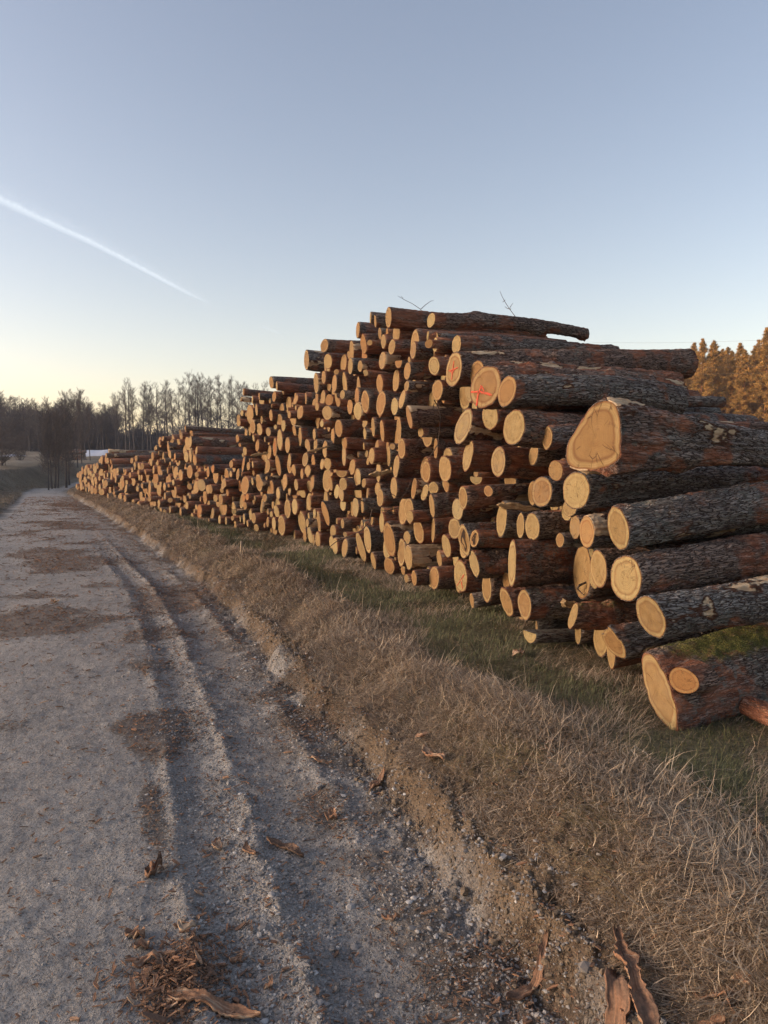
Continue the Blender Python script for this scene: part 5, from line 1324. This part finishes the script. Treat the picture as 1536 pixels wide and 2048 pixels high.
# ------------------------------------------------------------ pines lit by the low sun
def pine_mesh(seed, H=18):
    rnd = random.Random(seed); rg = np.random.default_rng(seed); trunk = []; p = np.zeros(3); n = 14; R0 = .17
    for i in range(n):
        q = p+np.array([rnd.uniform(-.02, .02), rnd.uniform(-.02, .02), 1])*H/n; trunk.append((*p, *q, R0*(1-.93*i/n), R0*(1-.93*(i+1)/n))); p = q
    limbs, cl = [], []
    z = H*.22
    while z < H*.985:
        t = z/H; reach = H*.205*(1.0-t)**.85*(1 if t > .42 else .5+.5*rnd.random()) + .12
        for _ in range(5 if t > .38 else 3):
            a = rnd.uniform(0, 2*PI); L = reach*rnd.uniform(.55, 1.15); up = .1+.5*max(0, t-.45); a0 = np.array([0, 0, z+rnd.uniform(-.2, .2)]); d = np.array([math.cos(a), math.sin(a), up]); e = a0+d*L
            limbs.append((*a0, *e, .045*(1.1-t), .012))
            m = int(7+L*10)
            for q in range(m):
                w = rnd.uniform(.3, 1.05); c = a0+d*L*w+np.array([rnd.gauss(0, .14), rnd.gauss(0, .14), rnd.gauss(.04, .10)])*(.25+L*.34); cl.append((*c, rnd.uniform(.14, .26)*(.5+.5*min(1, L/1.2))))
        z += H*(.026 if z/H < .8 else .018)*rnd.uniform(.8, 1.25)
    cl = np.array(cl); N_ = len(cl); K = 28
    c = np.repeat(cl[:, :3], K, 0); s = np.repeat(cl[:, 3], K); d = rg.normal(0, 1, (N_*K, 3)); d[:, 2] = np.abs(d[:, 2])*.8+.2*d[:, 2]; d /= np.linalg.norm(d, axis=1, keepdims=True)
    off = rg.normal(0, .6, (N_*K, 3))*s[:, None]; b = c+off; e = b+d*s[:, None]*.8; sd = np.cross(d, rg.normal(0, 1, (N_*K, 3))); sd /= np.linalg.norm(sd, axis=1, keepdims=True); sd *= .026
    V = np.stack([b-sd, b+sd, e], 1).reshape(-1, 3); V[:, 2] = np.minimum(V[:, 2], H*1.03); T = np.arange(len(V)).reshape(-1, 3)
    return trunk, limbs, V, T, np.repeat(rg.random(N_), K*3)
pn_ = NT('pine_needles'); pt = pn_.attr('tint', 'Fac'); PN = pn_.out(pn_.ramp(pt, [(0, (.17, .12, .035)), (.4, (.36, .21, .06)), (1, (.58, .33, .10))]), None, .8)  # orange of the low sun put into the needle colour
PT = NT('pine_trunk'); tcz = PT.sep(PT.new('ShaderNodeTexCoord').outputs['Object'])[2]; PTM = PT.out(PT.mix(PT.map(tcz, 3, 8), (.09, .055, .04), (.26, .115, .05)), None, .9)
pp = []
for k in range(4):
    tr, lb, V1, T1, t1 = pine_mesh(40+k); Vt, Qt = tubes(tr, 8); Vl, Ql = tubes(lb, 4); pp.append((mesh_np('trunk', Vt, Qt, mat=PTM), mesh_np('limbs', Vl, Ql, mat=PTM), mesh_np('crown', V1, None, T1, PN, False, dict(tint=t1)))); print('pine tris', len(T1))
for px, Y, tp in [(1300, 118, 735), (1322, 112, 728), (1346, 108, 722), (1362, 104, 712), (1380, 112, 690), (1398, 96, 680), (1414, 108, 704), (1420, 98, 684), (1436, 104, 702), (1446, 110, 696), (1456, 96, 703), (1472, 102, 690), (1482, 94, 702), (1500, 100, 694), (1508, 112, 684), (1524, 92, 660), (1540, 98, 672), (1556, 90, 664), (1576, 98, 676), (1600, 92, 660), (1628, 98, 668), (1660, 90, 655), (1700, 96, 660)]+[(1350+k*13, 118+(k*7) % 11, 712-k*1.2+((k*37) % 17)) for k in range(24)]:
    x = (px-768)/F*Y; z = float(tz(x, Y))-.1; H = (925-tp)/F*Y+EYE-z; k = rt.randrange(4); s = H/18
    o = bpy.data.objects.new('pine_tree', None); COL.objects.link(o); o.location = (x, Y, z); o.rotation_euler[2] = rt.uniform(0, 6.28); w = s*rt.uniform(.85, 1.15); o.scale = (w, w, s)
    tag(o, 'tall pine lit orange by the low sun beyond the right end of the stacks', 'pine tree', 'pines at the right edge'); link('trunk', pp[k][0], o); link('limbs', pp[k][1], o); link('crown', pp[k][2], o)
# dark scrub below the pines
n = 14000; px = RNG.uniform(1240, 1800, n); Yb = RNG.uniform(84, 112, n); x = (px-768)/F*Yb; z = tz(x, Yb); b0 = np.stack([x, Yb, z+RNG.uniform(0, 1, n)*RNG.gamma(3, .55, n)], 1); dd = np.stack([RNG.normal(0, .4, n), RNG.normal(0, .4, n), RNG.uniform(.2, 1, n)], 1)
V1, Q1 = tubes(np.column_stack([b0, b0+dd, RNG.uniform(.01, .035, n), np.full(n, .01)]), 3)
tag(link('pine_scrub', mesh_np('pine_scrub', V1, Q1, mat=simple('scrub', (.075, .048, .032), .95, .4, .6))), 'brown scrub and dry stems at the foot of the pines', 'undergrowth', kind='stuff')
n = 1800; px = RNG.uniform(84, 150, n); Yb = RNG.uniform(50, 66, n); x = (px-768)/F*Yb; z = tz(x, Yb); b0 = np.stack([x, Yb, z+1.0+RNG.uniform(0, 1, n)*4.2], 1); dd = np.stack([RNG.normal(0, .3, n), RNG.normal(0, .3, n), RNG.uniform(.1, .6, n)], 1)
V1, Q1 = tubes(np.column_stack([b0, b0+dd, np.full(n, .012), np.full(n, .007)]), 3)
tag(link('twiggy_growth', mesh_np('twiggy_growth', V1, Q1, mat=TREE)), 'fine dark twigs of the young growth at the end of the stacks', 'undergrowth', kind='stuff')
# bushes left of the road
def bush(px, Y, Hh, seed, label):
    rg = random.Random(seed); sg = []
    x = (px-768)/F*Y; z = float(tz(x, Y))
    for _ in range(16):
        p = np.array([rg.gauss(0, .15), rg.gauss(0, .15), 0]); d = np.array([rg.gauss(0, .5), rg.gauss(0, .5), 1.]); d /= np.linalg.norm(d)
        for k in range(6):
            q = p+d*Hh/6*rg.uniform(.8, 1.2); sg.append((*p, *q, .02*(1-k/7)*Hh/2, .02*(1-(k+1)/7)*Hh/2))
            for _2 in range(6):
                e = q+np.array([rg.gauss(0, .3), rg.gauss(0, .3), rg.uniform(.05, .4)])*Hh*.35; sg.append((*q, *e, .007*Hh/2, .004*Hh/2))
                for _3 in range(2): f_ = e+np.array([rg.gauss(0, .2), rg.gauss(0, .2), rg.gauss(.1, .1)])*Hh*.3; sg.append((*e, *f_, .004*Hh/2, .003*Hh/2))
            p, d = q, d+np.array([rg.gauss(0, .2), rg.gauss(0, .2), 0])
    V1, Q1 = tubes(sg, 3); o = link('bush', mesh_np('bush', V1, Q1, mat=TWG)); o.location = (x, Y, z); return tag(o, label, 'bush')
bush(6, 62, 3.2, 1, 'bare brown bush at the left edge beside the road'); bush(42, 80, 2.8, 2, 'dark low bush above the field left of the road bend'); bush(-30, 50, 4.0, 3, 'tall bare bush partly cut off by the left edge')
# white sheet over a long heap in the far field
def heap(px0, px1, Y, hgt, mat, label, wd=3.):
    x0, x1 = (px0-768)/F*Y, (px1-768)/F*Y; nx, nv = 40, 13; t = np.linspace(0, 1, nx); a_ = np.linspace(0, PI, nv)
    X = (x0+(x1-x0)*t)[:, None]+0*a_; e = (np.clip(np.minimum(t, 1-t)*8, .12, 1))**.5; Yy = Y+np.cos(a_)[None]*wd*e[:, None]; base = tz(X, Yy); Zz = base.min()-.05+np.sin(a_)[None]*(hgt*e*(1+.12*noise(P3(t*7, 0*t, 2), 3)))[:, None]+.05*noise(P3(X*1.5, Yy*1.5, 0), 3)
    g = np.arange(nx*nv).reshape(nx, nv); return tag(link('covered_heap', mesh_np('covered_heap', np.stack([X, Yy, Zz], -1), np.stack([g[:-1, :-1], g[1:, :-1], g[1:, 1:], g[:-1, 1:]], -1), mat=mat)), label, 'covered heap')
WH = simple('white_sheet', (.44, .48, .58), .6, .08, 1)
heap(165, 266, 101, .95, WH, 'long low heap under a white sheet in the far field behind the stacks')
heap(20, 44, 100, .45, WH, 'short pale strip of sheeting in the field at the far left')
# the small stack of logs far off beside the track
VV, QQ, off = [], [], 0; CV_, CT_, co = [], [], 0; TTc = []
for k in range(60):
    Y = 88+rt.uniform(0, 5); px = rt.uniform(120, 157); x = (px-768)/F*Y; zb = float(tz(x, 90)); z_ = zb+.1+rt.uniform(0, 1)*1.3*min(1, (px-112)/22); R_ = rt.uniform(.10, .2); a0 = np.array([x, Y, z_]); L_ = .9
    V1, Q1 = path_tube([a0, a0+[L_*.5, .6*L_*.5, 0], a0+[L_, .6*L_, 0]], [R_]*3, 10); VV.append(V1); QQ.append(Q1+off); off += len(V1)
    ring = V1[:10]-[.01, .006, 0]; CV_.append(np.concatenate([ring, [ring.mean(0)]])); CT_.append(np.array([[q, (q+1) % 10, 10] for q in range(10)])+co); co += 11
V1 = np.concatenate(VV); o = link('far_log_stack', mesh_np('far_log_stack', V1, np.concatenate(QQ), mat=BARK, attrs=dict(lc=V1, tint=np.zeros(len(V1)), peel=np.zeros(len(V1)), moss=np.zeros(len(V1)))))
tag(o, 'small separate stack of logs seen far off between the young trees', 'log stack', kind='stuff'); CVa = np.concatenate(CV_)
c = link('cut_end', mesh_np('cut_end', CVa, None, np.concatenate(CT_), CUT, attrs=dict(ec=CVa, rr=np.tile([.9]*10+[0], 60), tint=np.full(len(CVa), .6), warm=np.full(len(CVa), .45))), o); c['kind'] = 'stuff'
# overhead wires in front of the pines, with their poles beyond the frame and behind the stack
WR = simple('wire_metal', (.20, .15, .10), .5, .1, 5); PO = simple('pole_wood', (.16, .12, .09), .9, .3, 6)
PW = []
for px, Y in ((1180, 80), (1900, 66)):
    x = (px-768)/F*Y; z = float(tz(x, Y)); o = bpy.data.objects.new('utility_pole', None); COL.objects.link(o); o.location = (x, Y, z)
    top = (925-742)/F*Y+EYE-z+.3 if px < 1500 else (925-722)/F*Y+EYE-z+.3
    V1, Q1 = path_tube([(0, 0, -.3), (0, 0, top*.5), (0, 0, top+.6)], [.15, .13, .11], 12); link('pole', mesh_np('pole', V1, Q1, mat=PO), o)
    V1, Q1 = path_tube([(-.9, 0, top), (0, .0, top), (.9, 0, top)], [.06]*3, 6); link('crossarm', mesh_np('crossarm', V1, Q1, mat=PO), o)
    tag(o, 'wooden utility pole carrying the wires, '+('behind the tall stack' if px < 1500 else 'off to the right of the pines'), 'utility pole'); PW.append((x, Y, z+top))
for k, (off_, dz, lb) in enumerate(((-.85, .06, 'upper of the two bright wires crossing in front of the pines'), (.85, -.55, 'lower of the two bright wires crossing in front of the pines'), (0, 2.6, 'faint highest wire passing just over the pines'))):
    a_, b_ = PW; t = np.linspace(0, 1, 40); P_ = np.stack([a_[0]+(b_[0]-a_[0])*t, a_[1]+off_*.3+(b_[1]-a_[1])*t, a_[2]+dz+(b_[2]-a_[2])*t-.5*4*t*(1-t)], 1); V1, Q1 = path_tube(P_, np.full(40, .014 if k < 2 else .006), 5)
    tag(link('overhead_wire', mesh_np('overhead_wire', V1, Q1, mat=WR)), lb, 'wire')
# vapour trail high up: a soft-edged ribbon, its sunlit white put in as a glow
def trail(pts, w0, w1, dist, name, label, dens):
    n_ = 120; t = np.linspace(0, 1, n_); k = np.linspace(0, 1, len(pts)); pxs = np.interp(t, k, [p[0] for p in pts]); pys = np.interp(t, k, [p[1] for p in pts])
    P_ = np.array([ray(a, b)/np.linalg.norm(ray(a, b))*dist for a, b in zip(pxs, pys)])+[0, 0, EYE]; d = np.gradient(P_, axis=0); d /= np.linalg.norm(d, axis=1, keepdims=True)
    up = np.cross(d, P_/np.linalg.norm(P_, axis=1, keepdims=True)); up /= np.linalg.norm(up, axis=1, keepdims=True); up *= np.sign(up[:, 2:3]); w = (w0+(w1-w0)*t)/F*dist; v = np.linspace(-1, 1, 9)
    V = P_[:, None]+up[:, None]*(w[:, None]*v)[..., None]; g = np.arange(n_*9).reshape(n_, 9)
    m = NT(name); vv = m.attr('v', 'Fac'); tt = m.attr('t', 'Fac'); L = m.t.links; ne = m.noise(m.comb(m.math('MULTIPLY', tt, 60), m.math('MULTIPLY', vv, 1.2), 0), 1.5, 5, .65)
    core = m.map(m.math('ABSOLUTE', m.math('ADD', vv, .45)), .42, .0); fluff = m.math('MULTIPLY', m.math('MULTIPLY', m.map(vv, -.5, -.3), m.map(vv, 1, -.2)), m.map(ne, .3, .8)); al = m.math('ADD', m.math('MULTIPLY', core, .85), m.math('MULTIPLY', fluff, .55))
    al = m.math('MULTIPLY', m.math('MULTIPLY', al, dens), m.math('MULTIPLY', m.map(tt, 1, .72), m.map(tt, -.02, .02))); m.b.inputs['Alpha'].default_value = 1; L.new(al, m.b.inputs['Alpha'])
    m.b.inputs['Emission Color'].default_value = (.80, .88, .96, 1); m.b.inputs['Emission Strength'].default_value = .50; m.b.inputs['Base Color'].default_value = (0, 0, 0, 1)
    o = link('vapour_trail', mesh_np('vapour_trail', V, np.stack([g[:-1, :-1], g[1:, :-1], g[1:, 1:], g[:-1, 1:]], -1), mat=m.m, attrs=dict(v=np.tile(v, n_), t=np.repeat(t, 9))))
    o.visible_shadow = True
    return tag(o, label, 'vapour trail')
trail([(-60, 362), (0, 385), (90, 430), (190, 478), (290, 532), (380, 582), (448, 614)], 26, 9, 5200, 'vapour_trail', 'long white vapour trail slanting down across the left of the sky', .62)
trail([(520, 650), (545, 660), (575, 670)], 2.4, 1.6, 5200, 'vapour_trail_end', 'short faint end of the vapour trail above the trees', .45)

# the evening air
hz = NT('evening_haze'); hz.n.remove(hz.b); pv = hz.new('ShaderNodeVolumePrincipled'); pv.inputs['Color'].default_value = (.80, .86, 1, 1); pv.inputs['Density'].default_value = HAZE; pv.inputs['Anisotropy'].default_value = .3
hz.t.links.new(pv.outputs[0], hz.n['Material Output'].inputs['Volume'])
hw, hb, ht = 345., -3., 34.; V_ = [(sx*hw, sy*hw, z_) for z_ in (hb, ht) for sx, sy in ((-1, -1), (1, -1), (1, 1), (-1, 1))]
tag(link('haze', mesh_np('haze', V_, [(3, 2, 1, 0), (4, 5, 6, 7), (0, 1, 5, 4), (1, 2, 6, 5), (2, 3, 7, 6), (3, 0, 4, 7)], None, hz.m, False)), 'thin evening haze over the fields and the far wood', 'haze', kind='stuff')
# ------------------------------------------------------------ sky, sun, camera
SUN_AZ, SUN_EL = math.radians(-96), math.radians(12)     # azimuth from +Y towards +X
w = bpy.data.worlds.new('World'); scene.world = w; w.use_nodes = True; nt = w.node_tree; bg = nt.nodes['Background']
sky = nt.nodes.new('ShaderNodeTexSky'); sky.sky_type = 'NISHITA'; sky.sun_disc = False; sky.sun_elevation = SUN_EL; sky.sun_rotation = SUN_AZ; sky.air_density = 1.0; sky.dust_density = 1.2; sky.ozone_density = 1.0
tn = nt.nodes.new('ShaderNodeMix'); tn.data_type = 'RGBA'; tn.blend_type = 'MULTIPLY'; tn.inputs['Factor'].default_value = 1; tn.inputs['B'].default_value = (1.26, 1.0, .91, 1); nt.links.new(sky.outputs[0], tn.inputs['A']); nt.links.new(tn.outputs['Result'], bg.inputs[0]); bg.inputs[1].default_value = .119
sl = bpy.data.lights.new('sun', 'SUN'); sl.energy = 1.3; sl.angle = math.radians(22); sl.color = (1, .87, .70); so = bpy.data.objects.new('sun', sl); COL.objects.link(so)
dv = Vector((math.sin(SUN_AZ)*math.cos(SUN_EL), math.cos(SUN_AZ)*math.cos(SUN_EL), math.sin(SUN_EL))); so.rotation_euler = dv.to_track_quat('Z', 'Y').to_euler()
cam = bpy.data.cameras.new('camera'); cam.sensor_fit = 'VERTICAL'; cam.sensor_height = 36; cam.lens = F/2048*36; cam.clip_end = 12000; cam.clip_start = .05
co_ = bpy.data.objects.new('camera', cam); COL.objects.link(co_); co_.location = (0, 0, EYE); co_.rotation_euler = (PI/2-PITCH, 0, 0); scene.camera = co_
vs = scene.view_settings; vs.view_transform = 'Standard'; vs.look = 'None'; vs.exposure = 1.22; vs.gamma = 1
scene.cycles.max_bounces = 6; scene.cycles.transparent_max_bounces = 12
